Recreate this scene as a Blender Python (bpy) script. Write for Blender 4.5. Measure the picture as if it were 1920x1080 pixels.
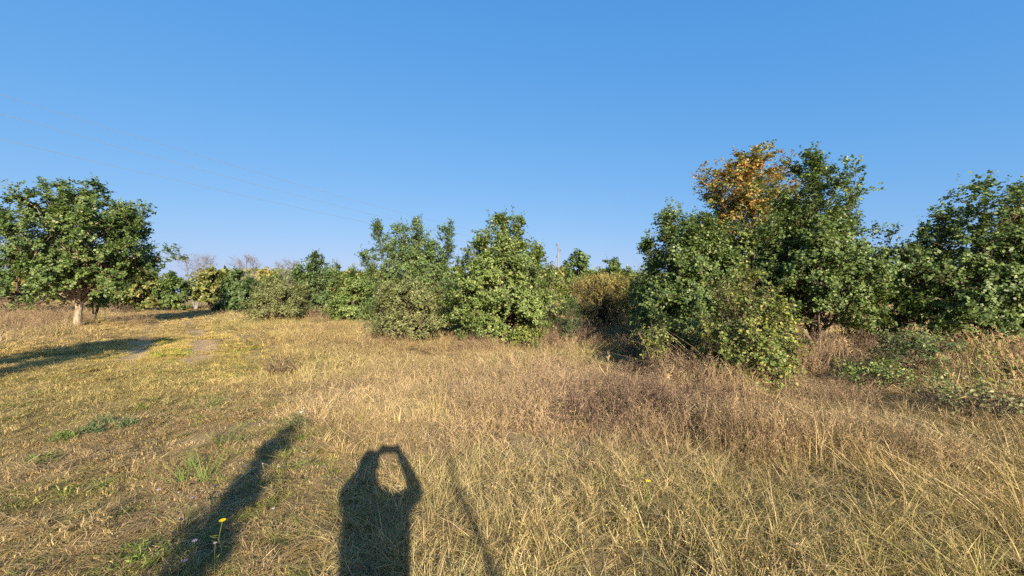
import bpy, math, random
import numpy as np
from mathutils import Vector

for o in list(bpy.data.objects):
    bpy.data.objects.remove(o, do_unlink=True)
scene = bpy.context.scene
ROOT = scene.collection

# ------------------------------------------------------------------ camera
cam_d = bpy.data.cameras.new('camera')
cam = bpy.data.objects.new('camera', cam_d)
ROOT.objects.link(cam)
cam_d.sensor_width = 36.0
cam_d.lens = 36.0 * 760 / 1920
cam_d.clip_start = 0.02
cam_d.clip_end = 3000
cam.location = (0, 0, 1.65)
cam.rotation_euler = (math.radians(90 + 0.6), 0, 0)
scene.camera = cam

# ------------------------------------------------------------------ sky and sun
LIGHT = Vector((-225, 760, -290)).normalized()          # the way sunlight travels
SUN_EL = math.asin(-LIGHT.z)
SUN_AZ = math.atan2(-LIGHT.x, -LIGHT.y)
EXPOSURE = 1.28
SKY_STRENGTH = 0.12
world = bpy.data.worlds.new('World')
scene.world = world
world.use_nodes = True
wn = world.node_tree
wn.nodes.clear()
sky = wn.nodes.new('ShaderNodeTexSky')
sky.sky_type = 'NISHITA'
sky.sun_disc = False
sky.sun_elevation = SUN_EL
sky.sun_rotation = SUN_AZ
sky.altitude = 100
sky.air_density = 1.0
sky.dust_density = 1.0
sky.ozone_density = 3.0
bg = wn.nodes.new('ShaderNodeBackground')
bg.inputs[1].default_value = SKY_STRENGTH
wo = wn.nodes.new('ShaderNodeOutputWorld')
sep = wn.nodes.new('ShaderNodeSeparateColor')          # one tone curve per channel for the whole sky, as the phone's processing gives
comb = wn.nodes.new('ShaderNodeCombineColor')
wn.links.new(sky.outputs[0], sep.inputs[0])
for ch, (g_, a_) in enumerate([(.916, .114), (.464, .2727), (.234, .5975)]):
    pw = wn.nodes.new('ShaderNodeMath'); pw.operation = 'POWER'; pw.inputs[1].default_value = g_
    mu_ = wn.nodes.new('ShaderNodeMath'); mu_.operation = 'MULTIPLY'; mu_.inputs[1].default_value = a_ / (SKY_STRENGTH * 2 ** EXPOSURE)
    wn.links.new(sep.outputs[ch], pw.inputs[0]); wn.links.new(pw.outputs[0], mu_.inputs[0]); wn.links.new(mu_.outputs[0], comb.inputs[ch])
wn.links.new(comb.outputs[0], bg.inputs[0])
wn.links.new(bg.outputs[0], wo.inputs[0])
sun_d = bpy.data.lights.new('sun', 'SUN')
sun_d.energy = 5.0
sun_d.angle = math.radians(0.55)
sun_d.color = (1.0, 0.87, 0.68)
sun = bpy.data.objects.new('sun', sun_d)
ROOT.objects.link(sun)
sun.rotation_euler = LIGHT.to_track_quat('-Z', 'Y').to_euler()
vs = scene.view_settings
vs.view_transform = 'Standard'
vs.look = 'None'
vs.exposure = EXPOSURE
vs.gamma = 1.0
vs.use_curve_mapping = False
scene.cycles.max_bounces = 4
scene.cycles.diffuse_bounces = 3
scene.cycles.transmission_bounces = 3
scene.cycles.use_adaptive_sampling = True
scene.cycles.adaptive_threshold = 0.02
scene.cycles.use_denoising = False

# ------------------------------------------------------------------ helpers
def tag(o, label=None, cat=None, group=None, kind=None):
    if label: o['label'] = label
    if cat: o['category'] = cat
    if group: o['group'] = group
    if kind: o['kind'] = kind
    return o

def empty(name, loc):
    o = bpy.data.objects.new(name, None)
    o.empty_display_size = 0.2
    o.location = loc
    ROOT.objects.link(o)
    return o

def make_mesh(name, V, F, C=None, smooth=False):
    """V (n,3), F (m,4) or (m,3), C (n,3) colours per vertex"""
    V = np.asarray(V, np.float32); F = np.asarray(F, np.int32)
    me = bpy.data.meshes.new(name)
    k = F.shape[1]
    me.vertices.add(len(V)); me.vertices.foreach_set('co', V.ravel())
    me.loops.add(F.size); me.loops.foreach_set('vertex_index', F.ravel())
    me.polygons.add(len(F))
    me.polygons.foreach_set('loop_start', np.arange(0, F.size, k, dtype=np.int32))
    if smooth:
        me.polygons.foreach_set('use_smooth', np.ones(len(F), bool))
    if C is not None:
        a = me.attributes.new('col', 'FLOAT_COLOR', 'POINT')
        c = np.ones((len(V), 4), np.float32); c[:, :3] = C
        a.data.foreach_set('color', c.ravel())
    me.update(calc_edges=True)
    return me

def mesh_obj(name, me, mat, parent=None, link=True):
    o = bpy.data.objects.new(name, me)
    if mat is not None and not me.materials:
        me.materials.append(mat)
    if parent is not None: o.parent = parent
    if link: ROOT.objects.link(o)
    return o

def nrm(a):
    return a / np.maximum(np.linalg.norm(a, axis=-1, keepdims=True), 1e-9)

class Geo:
    """collects quads with per-vertex colour"""
    def __init__(s): s.V = []; s.F = []; s.C = []; s.n = 0
    def add(s, V, F, C):
        V = np.asarray(V).reshape(-1, 3); F = np.asarray(F).reshape(-1, 4)
        C = np.broadcast_to(np.asarray(C, float), V.shape) if np.ndim(C) < 2 else np.asarray(C)
        s.V.append(V); s.F.append(F + s.n); s.C.append(C); s.n += len(V)
    def mesh(s, name, smooth=False):
        return make_mesh(name, np.concatenate(s.V), np.concatenate(s.F), np.concatenate(s.C), smooth)

def tubes(P, Rad, k):
    """P (S,n,3) polylines, Rad (S,n): open tubes with k sides"""
    S, n, _ = P.shape
    T = nrm(np.gradient(P, axis=1))
    ref = np.zeros_like(T); ref[..., 0] = 1
    par = np.abs(T[..., 0]) > 0.8
    ref[par] = (0, 1, 0)
    u = nrm(np.cross(T, ref)); v = np.cross(T, u)
    a = np.arange(k) * 2 * math.pi / k
    V = P[:, :, None] + Rad[:, :, None, None] * (np.cos(a)[None, None, :, None] * u[:, :, None] + np.sin(a)[None, None, :, None] * v[:, :, None])
    idx = np.arange(S * n * k).reshape(S, n, k)
    a0 = idx[:, :-1]; a1 = idx[:, 1:]
    F = np.stack([a0, np.roll(a0, -1, 2), np.roll(a1, -1, 2), a1], -1)
    return V.reshape(-1, 3), F.reshape(-1, 4)

def leaf_quads(B, D, N, L, W, fine):
    """B base (n,3), D direction, N normal hint, L lengths, W widths"""
    D = nrm(D); S = nrm(np.cross(D, N)); U = np.cross(S, D)
    L = L[:, None]; W = W[:, None]
    n = len(B)
    if fine:
        p0 = B
        l1 = B + D * L * .30 - S * W * .42 + U * W * .16
        l2 = B + D * L * .68 - S * W * .46 + U * W * .12 - U * L * .05
        tip = B + D * L - U * L * .16
        r2 = B + D * L * .68 + S * W * .46 + U * W * .12 - U * L * .05
        r1 = B + D * L * .30 + S * W * .42 + U * W * .16
        V = np.stack([p0, l1, l2, tip, r2, r1], 1)
        i = (np.arange(n) * 6)[:, None]
        F = np.concatenate([i + np.array([0, 1, 2, 3]), i + np.array([0, 3, 4, 5])], 0)
        return V.reshape(-1, 3), F, 6
    l = B + D * L * .52 - S * W * .68 + U * W * .18
    r = B + D * L * .48 + S * W * .68 + U * W * .18
    tip = B + D * L - U * L * .1
    V = np.stack([B, l, tip, r], 1)
    F = (np.arange(n) * 4)[:, None] + np.array([0, 1, 2, 3])
    return V.reshape(-1, 3), F, 4

def hash2(ix, iy, s):
    h = (ix.astype(np.int64) * 374761393 + iy.astype(np.int64) * 668265263 + s * 974634777) & 0xffffffff
    h = ((h ^ (h >> 13)) * 1274126177) & 0xffffffff
    return ((h ^ (h >> 16)) & 0xffff) / 65535.0

def vnoise(x, y, s=0):
    x = np.asarray(x, float); y = np.asarray(y, float)
    ix = np.floor(x); iy = np.floor(y); fx = x - ix; fy = y - iy
    fx = fx * fx * (3 - 2 * fx); fy = fy * fy * (3 - 2 * fy)
    a = hash2(ix, iy, s); b = hash2(ix + 1, iy, s); c = hash2(ix, iy + 1, s); d = hash2(ix + 1, iy + 1, s)
    return (a * (1 - fx) + b * fx) * (1 - fy) + (c * (1 - fx) + d * fx) * fy

def fbm(x, y, s=0, o=3):
    t = 0; a = .5; m = 0
    for i in range(o):
        t = t + a * vnoise(x * 2 ** i, y * 2 ** i, s + i * 7); m += a; a *= .5
    return t / m

def sstep(a, b, x):
    t = np.clip((x - a) / (b - a), 0, 1)
    return t * t * (3 - 2 * t)

# ------------------------------------------------------------------ materials
def new_mat(name):
    m = bpy.data.materials.new(name); m.use_nodes = True
    nt = m.node_tree; nt.nodes.clear()
    out = nt.nodes.new('ShaderNodeOutputMaterial')
    return m, nt, out

def N_(nt, t, **kw):
    n = nt.nodes.new(t)
    for k, v in kw.items(): setattr(n, k, v)
    return n

def leaf_material(name, rough=.45, trans=.28, spec=.5, pale=.18, tint=False):
    m, nt, out = new_mat(name)
    at = N_(nt, 'ShaderNodeAttribute', attribute_name='col')
    col = at.outputs['Color']
    if tint:
        t2 = N_(nt, 'ShaderNodeAttribute', attribute_name='tint', attribute_type='INSTANCER')
        mu = N_(nt, 'ShaderNodeMix', data_type='RGBA', blend_type='MULTIPLY')
        mu.inputs['Factor'].default_value = 1
        nt.links.new(col, mu.inputs['A']); nt.links.new(t2.outputs['Color'], mu.inputs['B'])
        col = mu.outputs['Result']
    if pale > 0:                                   # leaf undersides are paler than their tops
        geo = N_(nt, 'ShaderNodeNewGeometry')
        ml = N_(nt, 'ShaderNodeMath', operation='MULTIPLY'); ml.inputs[1].default_value = pale
        nt.links.new(geo.outputs['Backfacing'], ml.inputs[0])
        mx = N_(nt, 'ShaderNodeMix', data_type='RGBA')
        nt.links.new(ml.outputs[0], mx.inputs['Factor'])
        nt.links.new(col, mx.inputs['A'])
        mx.inputs['B'].default_value = (.18, .23, .10, 1)
        col = mx.outputs['Result']
    b = N_(nt, 'ShaderNodeBsdfPrincipled')
    b.inputs['Roughness'].default_value = rough
    b.inputs['Specular IOR Level'].default_value = spec
    nt.links.new(col, b.inputs['Base Color'])
    tr = N_(nt, 'ShaderNodeBsdfTranslucent')
    br = N_(nt, 'ShaderNodeMix', data_type='RGBA', blend_type='MULTIPLY')
    br.inputs['Factor'].default_value = 1
    nt.links.new(col, br.inputs['A']); br.inputs['B'].default_value = (1.5, 1.5, .7, 1)
    nt.links.new(br.outputs['Result'], tr.inputs['Color'])
    mix = N_(nt, 'ShaderNodeMixShader'); mix.inputs[0].default_value = trans
    nt.links.new(b.outputs[0], mix.inputs[1]); nt.links.new(tr.outputs[0], mix.inputs[2])
    nt.links.new(mix.outputs[0], out.inputs[0])
    return m

def bark_material(name, c0, c1, scale=14, rough=.9):
    m, nt, out = new_mat(name)
    tc = N_(nt, 'ShaderNodeTexCoord')
    mp = N_(nt, 'ShaderNodeMapping'); mp.inputs['Scale'].default_value = (1, 1, .3)
    nz = N_(nt, 'ShaderNodeTexNoise'); nz.inputs['Scale'].default_value = scale; nz.inputs['Detail'].default_value = 6
    nt.links.new(tc.outputs['Object'], mp.inputs[0]); nt.links.new(mp.outputs[0], nz.inputs['Vector'])
    cr = N_(nt, 'ShaderNodeValToRGB')
    cr.color_ramp.elements[0].color = (*c0, 1); cr.color_ramp.elements[1].color = (*c1, 1)
    cr.color_ramp.elements[0].position = .35; cr.color_ramp.elements[1].position = .65
    nt.links.new(nz.outputs['Fac'], cr.inputs[0])
    b = N_(nt, 'ShaderNodeBsdfPrincipled'); b.inputs['Roughness'].default_value = rough
    b.inputs['Specular IOR Level'].default_value = .2
    bp = N_(nt, 'ShaderNodeBump'); bp.inputs['Strength'].default_value = .6; bp.inputs['Distance'].default_value = .02
    nt.links.new(nz.outputs['Fac'], bp.inputs['Height']); nt.links.new(bp.outputs[0], b.inputs['Normal'])
    nt.links.new(cr.outputs[0], b.inputs['Base Color']); nt.links.new(b.outputs[0], out.inputs[0])
    return m

def plain(name, c, rough=.6, metal=0, var=.15):
    m, nt, out = new_mat(name)
    nz = N_(nt, 'ShaderNodeTexNoise'); nz.inputs['Scale'].default_value = 25
    mx = N_(nt, 'ShaderNodeMix', data_type='RGBA')
    mx.inputs['A'].default_value = (*[v * (1 - var) for v in c], 1); mx.inputs['B'].default_value = (*[min(1, v * (1 + var)) for v in c], 1)
    b = N_(nt, 'ShaderNodeBsdfPrincipled'); b.inputs['Roughness'].default_value = rough; b.inputs['Metallic'].default_value = metal
    nt.links.new(nz.outputs['Fac'], mx.inputs['Factor']); nt.links.new(mx.outputs['Result'], b.inputs['Base Color'])
    nt.links.new(b.outputs[0], out.inputs[0])
    return m

M_LEAF = leaf_material('leaf', rough=.48, trans=.24, spec=.32)
M_DRY = leaf_material('dry_leaf', rough=.8, trans=.2, spec=.15, pale=0)
M_GRASS = leaf_material('grass', rough=.7, trans=.22, spec=.2, pale=0, tint=True)
M_BARK = bark_material('bark_brown', (.055, .042, .03), (.17, .13, .095))
M_PALE = bark_material('bark_pale', (.16, .125, .085), (.36, .29, .20))
M_GREY = bark_material('bark_grey', (.13, .115, .11), (.24, .215, .20), scale=5)
M_TWIG = bark_material('dead_twig', (.075, .05, .035), (.20, .145, .10), scale=20)

# ------------------------------------------------------------------ terrain
TR = np.array([(-2.2, -1.5), (-2.9, 1.5), (-3.5, 2.8), (-4.4, 3.9), (-5.9, 6.2), (-9.4, 11.2), (-13.0, 15.6), (-17.2, 20.5), (-22.0, 26.5), (-28.0, 34.0), (-40.0, 48.0)])

def track_dist(x, y):
    """signed distance to the track's centre line, positive on its right"""
    x = np.asarray(x, float); y = np.asarray(y, float)
    best = np.full(x.shape, 1e9); sg = np.zeros(x.shape)
    for (ax, ay), (bx, by) in zip(TR[:-1], TR[1:]):
        dx, dy = bx - ax, by - ay; L2 = dx * dx + dy * dy
        t = np.clip(((x - ax) * dx + (y - ay) * dy) / L2, 0, 1)
        ex = x - ax - t * dx; ey = y - ay - t * dy
        d = np.hypot(ex, ey)
        s = np.sign(ex * dy - ey * dx)
        m = d < best
        best = np.where(m, d, best); sg = np.where(m, s, sg)
    return best * np.where(sg == 0, 1, sg)

HOLES = [(2.4, 7.75, .5, .45), (1.75, 8.4, .9, .3), (1.28, 5.05, .18, .4), (4.15, 5.35, .6, .3), (3.0, 3.42, .5, .2), (3.1, 5.9, .45, .3), (5.4, 5.4, .4, .35), (1.9, 4.0, .25, .2), (.9, 2.5, .35, .18), (1.2, 2.25, .25, .15), (4.6, 4.2, .35, .25), (2.2, 2.9, .3, .15), (5.0, 6.6, .8, .3)]

def hole(x, y):
    h = np.zeros(np.shape(x))
    for hx, hy, ra, rb in HOLES:
        h = np.maximum(h, np.exp(-((x - hx) / ra) ** 2 - ((y - hy) / rb) ** 2))
    return h

def height(x, y):
    x = np.asarray(x, float); y = np.asarray(y, float)
    d = track_dist(x, y)
    z = (fbm(x * .22, y * .22, 3) - .5) * .22 + (fbm(x * 1.3, y * 1.3, 9) - .5) * .05
    z = z * sstep(0.3, 4, np.hypot(x, y))
    far = sstep(60, 300, np.hypot(x, y)); z = z * (1 - far)
    rut = np.exp(-((np.abs(d) - .75) / .26) ** 2)
    z = z - .05 * rut
    z = z + .10 * sstep(2.0, 6.0, x) * sstep(3, 5, y) * (1 - sstep(11, 16, y))
    z = z - .13 * hole(x, y)
    return z

def axis(lims):
    out = []
    for a, b, s in lims: out.append(np.arange(a, b, s))
    out.append([lims[-1][1]])
    return np.concatenate(out)

gx = axis([(-1500, -300, 200), (-300, -60, 20), (-60, -14, 1.0), (-14, 14, .16), (14, 60, 1.0), (60, 300, 20), (300, 1500, 200)])
gy = axis([(-300, -20, 28), (-20, -2, 1), (-2, 16, .16), (16, 60, .6), (60, 300, 20), (300, 1500, 200)])
GX, GY = np.meshgrid(gx, gy)
GZ = height(GX, GY)
gi = np.arange(GX.size).reshape(GX.shape)
gF = np.stack([gi[:-1, :-1], gi[:-1, 1:], gi[1:, 1:], gi[1:, :-1]], -1).reshape(-1, 4)
gV = np.stack([GX, GY, GZ], -1).reshape(-1, 3)

def soil_material(name, ramp, scale_big, litter):
    m, nt, out = new_mat(name)
    geo = N_(nt, 'ShaderNodeNewGeometry')
    n1 = N_(nt, 'ShaderNodeTexNoise'); n1.inputs['Scale'].default_value = scale_big; n1.inputs['Detail'].default_value = 8; n1.inputs['Roughness'].default_value = .65
    n2 = N_(nt, 'ShaderNodeTexNoise'); n2.inputs['Scale'].default_value = 28; n2.inputs['Detail'].default_value = 6; n2.inputs['Roughness'].default_value = .7
    mp = N_(nt, 'ShaderNodeMapping'); mp.inputs['Scale'].default_value = (3, .7, 1); mp.inputs['Rotation'].default_value = (0, 0, .6)
    n3 = N_(nt, 'ShaderNodeTexVoronoi'); n3.inputs['Scale'].default_value = 40
    for n in (n1, n2): nt.links.new(geo.outputs['Position'], n.inputs['Vector'])
    nt.links.new(geo.outputs['Position'], mp.inputs[0]); nt.links.new(mp.outputs[0], n3.inputs['Vector'])
    mx = N_(nt, 'ShaderNodeMath', operation='MULTIPLY_ADD'); mx.inputs[1].default_value = .55
    ad = N_(nt, 'ShaderNodeMath', operation='MULTIPLY'); ad.inputs[1].default_value = .45
    nt.links.new(n2.outputs['Fac'], ad.inputs[0]); nt.links.new(n1.outputs['Fac'], mx.inputs[0]); nt.links.new(ad.outputs[0], mx.inputs[2])
    cr = N_(nt, 'ShaderNodeValToRGB')
    els = cr.color_ramp.elements
    els[0].position = ramp[0][0]; els[0].color = (*ramp[0][1], 1)
    els[1].position = ramp[-1][0]; els[1].color = (*ramp[-1][1], 1)
    for p, c in ramp[1:-1]:
        e = els.new(p); e.color = (*c, 1)
    nt.links.new(mx.outputs[0], cr.inputs[0])
    lm = N_(nt, 'ShaderNodeMath', operation='LESS_THAN'); lm.inputs[1].default_value = .22
    nt.links.new(n3.outputs['Distance'], lm.inputs[0])
    lmm = N_(nt, 'ShaderNodeMath', operation='MULTIPLY'); lmm.inputs[1].default_value = litter
    nt.links.new(lm.outputs[0], lmm.inputs[0])
    mc = N_(nt, 'ShaderNodeMix', data_type='RGBA'); mc.inputs['B'].default_value = (.36, .27, .13, 1)
    nt.links.new(lmm.outputs[0], mc.inputs['Factor']); nt.links.new(cr.outputs[0], mc.inputs['A'])
    b = N_(nt, 'ShaderNodeBsdfPrincipled'); b.inputs['Roughness'].default_value = .95; b.inputs['Specular IOR Level'].default_value = .1
    bp = N_(nt, 'ShaderNodeBump'); bp.inputs['Strength'].default_value = .8; bp.inputs['Distance'].default_value = .04
    nt.links.new(n2.outputs['Fac'], bp.inputs['Height']); nt.links.new(bp.outputs[0], b.inputs['Normal'])
    nt.links.new(mc.outputs['Result'], b.inputs['Base Color']); nt.links.new(b.outputs[0], out.inputs[0])
    return m

M_SOIL = soil_material('thatch_soil', [(.3, (.14, .10, .052)), (.5, (.28, .205, .10)), (.7, (.37, .275, .135))], .9, .5)
M_DIRT = soil_material('track_dirt', [(.3, (.28, .18, .09)), (.5, (.42, .29, .15)), (.7, (.50, .37, .20))], 1.1, .25)
ground = mesh_obj('ground', make_mesh('ground', gV, gF, smooth=True), M_SOIL)
tag(ground, 'dry meadow ground under the straw grass', kind='structure')

# bare wheel ruts of the track, a sheet just above the soil
def rut_strip(off, rng):
    V = []; F = []; n = 0
    seg = []
    for (a, b) in zip(TR[:-1], TR[1:]):
        m = max(4, int(np.hypot(*(b - a)) / .25))
        for i in range(m): seg.append(a + (b - a) * i / m)
    seg = np.array(seg); seg = seg[seg[:, 1] > 7.5]
    k = 9; ker = np.ones(k) / k
    sm = np.stack([np.convolve(np.pad(seg[:, i], k // 2, mode='edge'), ker, 'valid') for i in (0, 1)], 1)
    T = nrm(np.gradient(sm, axis=0)); Nn = np.stack([T[:, 1], -T[:, 0]], 1)
    w0 = .42 + .26 * (fbm(np.arange(len(sm)) * .35, np.zeros(len(sm)) + off * 9, 21) - .5) * 2
    cols = np.linspace(-1, 1, 7)
    for c in cols:
        p = sm + Nn * (off + c * w0[:, None])
        z = height(p[:, 0], p[:, 1]) + .014 * (1 - abs(c) ** 3) - .004
        V.append(np.column_stack([p, z]))
    V = np.stack(V, 1); S, K, _ = V.shape
    idx = np.arange(S * K).reshape(S, K)
    F = np.stack([idx[:-1, :-1], idx[:-1, 1:], idx[1:, 1:], idx[1:, :-1]], -1).reshape(-1, 4)
    return V.reshape(-1, 3), F
trk = Geo()
for off in (-.75, .75):
    V_, F_ = rut_strip(off, None); trk.add(V_, F_, (1, 1, 1))
track = mesh_obj('dirt_track', trk.mesh('dirt_track', True), M_DIRT)
tag(track, 'pair of bare dirt wheel ruts running to the far trees', kind='structure')

# ------------------------------------------------------------------ woody plants
PAL = {
    'oak': dict(dark=(0.042, 0.081, 0.017), light=(0.149, 0.217, 0.046), odd=(.27, .30, .12), oddp=.12),
    'oak_far': dict(dark=(0.051, 0.097, 0.021), light=(0.149, 0.217, 0.046), odd=(.26, .27, .10), oddp=.08),
    'fresh': dict(dark=(0.059, 0.114, 0.029), light=(0.176, 0.256, 0.066), odd=(.27, .30, .14), oddp=.10),
    'bright': dict(dark=(0.068, 0.123, 0.023), light=(0.210, 0.272, 0.059), odd=(.36, .37, .14), oddp=.12),
    'blue': dict(dark=(0.042, 0.084, 0.026), light=(0.110, 0.173, 0.049), odd=(.19, .23, .11), oddp=.07),
    'olive': dict(dark=(.100, .122, .036), light=(.25, .26, .095), odd=(.34, .29, .14), oddp=.12),
    'yellowgreen': dict(dark=(.075, .122, .018), light=(.23, .27, .050), odd=(.48, .42, .08), oddp=.16),
    'autumn': dict(dark=(.20, .20, .04), light=(.46, .30, .065), odd=(.50, .18, .045), oddp=.30),
    'rust': dict(dark=(.24, .19, .05), light=(.44, .36, .10), odd=(.30, .17, .05), oddp=.12),
    'far_yellow': dict(dark=(.11, .14, .030), light=(.26, .26, .075), odd=(.38, .27, .07), oddp=.12),
}
P_OAK = [(0, .70), (.22, 1.0), (.5, .82), (.8, .42), (1, .10)]
P_CONE = [(0, .85), (.15, 1.0), (.5, .66), (.8, .34), (1, .06)]
P_ROUND = [(0, .75), (.3, 1.0), (.6, .95), (.85, .62), (1, .25)]
P_DOME = [(0, .95), (.35, 1.0), (.7, .85), (1, .45)]

def unit_rand(rng, n):
    return nrm(rng.normal(size=(n, 3)))

def lerp_poly(P, i, s):
    """point and tangent on polylines P (S,n,3) at index i, param s"""
    n = P.shape[1]
    f = np.clip(s, 0, .9999) * (n - 1); k = f.astype(int); t = (f - k)[:, None]
    a = P[i, k]; b = P[i, k + 1]
    return a + (b - a) * t, nrm(b - a)

SHOOT_K = .66
def flames(n, spread, edge, seed, top=(0, 0)):
    """upright limbs spread over the crown's plan, the outer ones lower"""
    rng = np.random.default_rng(seed)
    out = [(top[0], top[1], 1.0)]
    for i in range(1, n):
        rho = math.sqrt((i + .3) / n); a = i * 2.39996 + rng.uniform(-.4, .4)
        f = 1 - (1 - edge) * rho ** 1.3 * rng.uniform(.55, 1.35)
        out.append((spread * rho * math.cos(a), spread * rho * math.sin(a), max(.3, min(.98, f))))
    return out

def woody(name, label, cat, x, y, h, R, pal, seed, base=.15, prof=P_OAK, leaders=None, nprim=26, nsub=9, nshoot=5, nleaf=9,
          leaf=.085, fine=True, e0=5, e1=60, trunk_r=.08, bark=None, up=.35, shoot=.34, group=None, twigs=True, gap=.35,
          autumn=None, spikes=8, lean=(0, 0), sz=1.0, leafless=False, fine_twigs=False, limb_bark=None, aspect=.62, curve=.35, point=None, zmin=.03, fork=.03, skirt=0):
    rng = np.random.default_rng(seed)
    h = h - min(.42 * shoot * 1.8 * sz * (1 if spikes else .6), .2 * h); R = R - min(.45 * shoot * sz + .08 * R, .25 * R)
    z0 = float(height(x, y)) - .03
    root = empty(name, (x, y, z0))
    tag(root, label, cat, group)
    if leaders is None: leaders = [(0, 0, 1.0)]
    # stems
    nl = len(leaders); n = 10
    s = np.linspace(0, 1, n)
    PL = np.zeros((nl, n, 3)); RL = np.zeros((nl, n))
    for i, (dx, dy, f) in enumerate(leaders):
        hh = h * f
        wob = np.cumsum(rng.normal(0, .018 * h / 4, (n, 2)), 0); wob[0] = 0
        out = np.clip((s - fork / f) / (1 - fork / f), 0, 1) ** .6
        PL[i, :, 0] = dx * R * out + wob[:, 0] * (s > fork / f) + lean[0] * s
        PL[i, :, 1] = dy * R * out + wob[:, 1] * (s > fork / f) + lean[1] * s
        PL[i, :, 2] = hh * s
        RL[i] = trunk_r * (1 if i == 0 else .7) * ((1 - s) ** 1.1 * .9 + .05) + (.25 * trunk_r * np.exp(-s * 22))
    wood = Geo()
    V, F = tubes(PL[:1], RL[:1], 9)
    mesh_obj('trunk', make_mesh('trunk', V, F, smooth=True), bark or M_BARK, root)
    if nl > 1:
        V, F = tubes(PL[1:], RL[1:], 6); wood.add(V, F, (1, 1, 1))
    # primary limbs
    prof = np.array(prof)
    ip = []; up_ = []
    for i in range(nl):
        m = max(3, int(round(nprim * leaders[i][2] / (nl ** .6))))
        b0 = min(base / max(leaders[i][2], .2), .6)
        u = np.sort(b0 + (.97 - b0) * (np.arange(m) + rng.uniform(0, 1, m)) / m)
        ip += [i] * m; up_ += list(u)
    nsk = skirt
    ip += [0] * nsk; up_ += list(rng.uniform(base, base + .30, nsk))
    ip = np.array(ip); u = np.array(up_); m = len(ip)
    isk = np.arange(m) >= m - nsk
    o, _ = lerp_poly(PL, ip, u)
    az = np.arange(m) * 2.39996 + rng.uniform(-.5, .5, m)
    zr = np.clip((o[:, 2] / h - base) / (1 - base), 0, 1)
    er = np.interp(zr, prof[:, 0], prof[:, 1]) * R * rng.uniform(.68, 1.16, m)
    # reach the outline of the whole crown from wherever the stem stands
    dh = np.stack([np.cos(az), np.sin(az)], 1)
    off = (o[:, :2] - np.array(lean) * (o[:, 2:3] / h))
    bq = (off * dh).sum(1); cq = (off ** 2).sum(1) - er ** 2
    Lh = np.where(bq ** 2 - cq > 0, -bq + np.sqrt(np.maximum(bq ** 2 - cq, 0)), .2 * R)
    Lh = np.clip(Lh, .14 * R, 1.5 * R)
    topf = np.array([leaders[i][2] for i in ip])
    Lh = Lh * np.where(u > .8, np.clip((1.04 - u) / .24, .18, 1), 1)
    if point is not None:
        hl = np.array([leaders[i][2] for i in ip]) * h
        Lh = np.where(isk, Lh, np.minimum(Lh, (1 - u) * hl * point * rng.uniform(.8, 1.25, m) + .06 * R))
    el = np.radians(e0 + (e1 - e0) * u + rng.normal(0, 9, m))
    el = np.where(isk, np.radians(rng.normal(4, 9, m)), el)
    n1 = 6; s1 = np.linspace(0, 1, n1)
    P1 = np.zeros((m, n1, 3))
    P1[..., :2] = o[:, None, :2] + dh[:, None] * (Lh[:, None] * s1)[..., None]
    rise = np.tan(np.clip(el, -.4, 1.25)) * Lh
    P1[..., 2] = o[:, None, 2] + rise[:, None] * (s1 * (1 - curve) + curve * s1 ** 2)
    P1[..., 2] = np.minimum(P1[..., 2], h * (1.0 - .25 * (1 - o[:, None, 2] / h)) + .02)
    P1[:, 1:] += rng.normal(0, .05, (m, n1 - 1, 3)) * np.clip(Lh, .2, 2)[:, None, None]
    r1 = np.clip(.012 * Lh + .004, .004, .06)
    V, F = tubes(P1, r1[:, None] * (1.1 - s1), 5); wood.add(V, F, (1, 1, 1))
    # secondary branches
    # the upper stems carry sprays of their own
    up6 = np.linspace(.42, .99, n1)
    PU = np.stack([lerp_poly(PL, np.arange(nl), np.full(nl, v_))[0] for v_ in up6], 1)
    P1 = np.concatenate([P1, PU]); m = len(P1)
    L1 = np.linalg.norm(P1[:, -1] - P1[:, 0], axis=1)
    cnt = np.maximum(2, (nsub * np.clip(L1 / max(R, .3), .36, 1.3)).astype(int))
    cnt[-nl:] = int(nsub * 2.2); L1[-nl:] = np.minimum(L1[-nl:], .5 * R)
    i2 = np.repeat(np.arange(m), cnt); k = len(i2)
    s2 = rng.uniform(.22, 1, k) ** .55
    o2, t2 = lerp_poly(P1, i2, s2)
    d2 = nrm(t2 + unit_rand(rng, k) * .95 + np.array([0, 0, up * .6]))
    l2 = L1[i2] * (.14 + .26 * (1 - s2)) * rng.uniform(.6, 1.15, k) + .10 * sz
    n2 = 4; q = np.linspace(0, 1, n2)
    P2 = o2[:, None] + d2[:, None] * (l2[:, None] * q)[..., None]
    P2[..., 2] += (up * .35 * l2)[:, None] * q ** 2
    P2[:, 1:] += rng.normal(0, .05, (k, n2 - 1, 3)) * l2[:, None, None]
    if twigs:
        V, F = tubes(P2, np.clip(.010 * l2 + .002, .002, .02)[:, None] * (1.15 - q), 3); wood.add(V, F, (1, 1, 1))
    # leafy shoots
    i3 = np.repeat(np.arange(k), nshoot); c = len(i3)
    s3 = rng.uniform(.3, 1, c)
    cen = np.array([lean[0] * .5, lean[1] * .5, h * .35])
    out2 = nrm((P2[:, -1] - cen) * np.array([1, 1, .8]))
    n2v = nrm(out2 * .62 + np.array([0, 0, .42]) + unit_rand(rng, k) * .42)      # each spray faces outwards and up
    o3, t3 = lerp_poly(P2, i3, s3)
    outw = o3.copy(); outw[:, 2] *= .15; outw = nrm(outw)
    d3 = nrm(t3 * .7 + unit_rand(rng, c) * .85 + outw * .25 + np.array([0, 0, up]))
    nv = n2v[i3]
    d3 = nrm(d3 - .65 * (d3 * nv).sum(1, keepdims=True) * nv)
    l3 = shoot * SHOOT_K * rng.uniform(.45, 1.2, c) * sz
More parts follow.
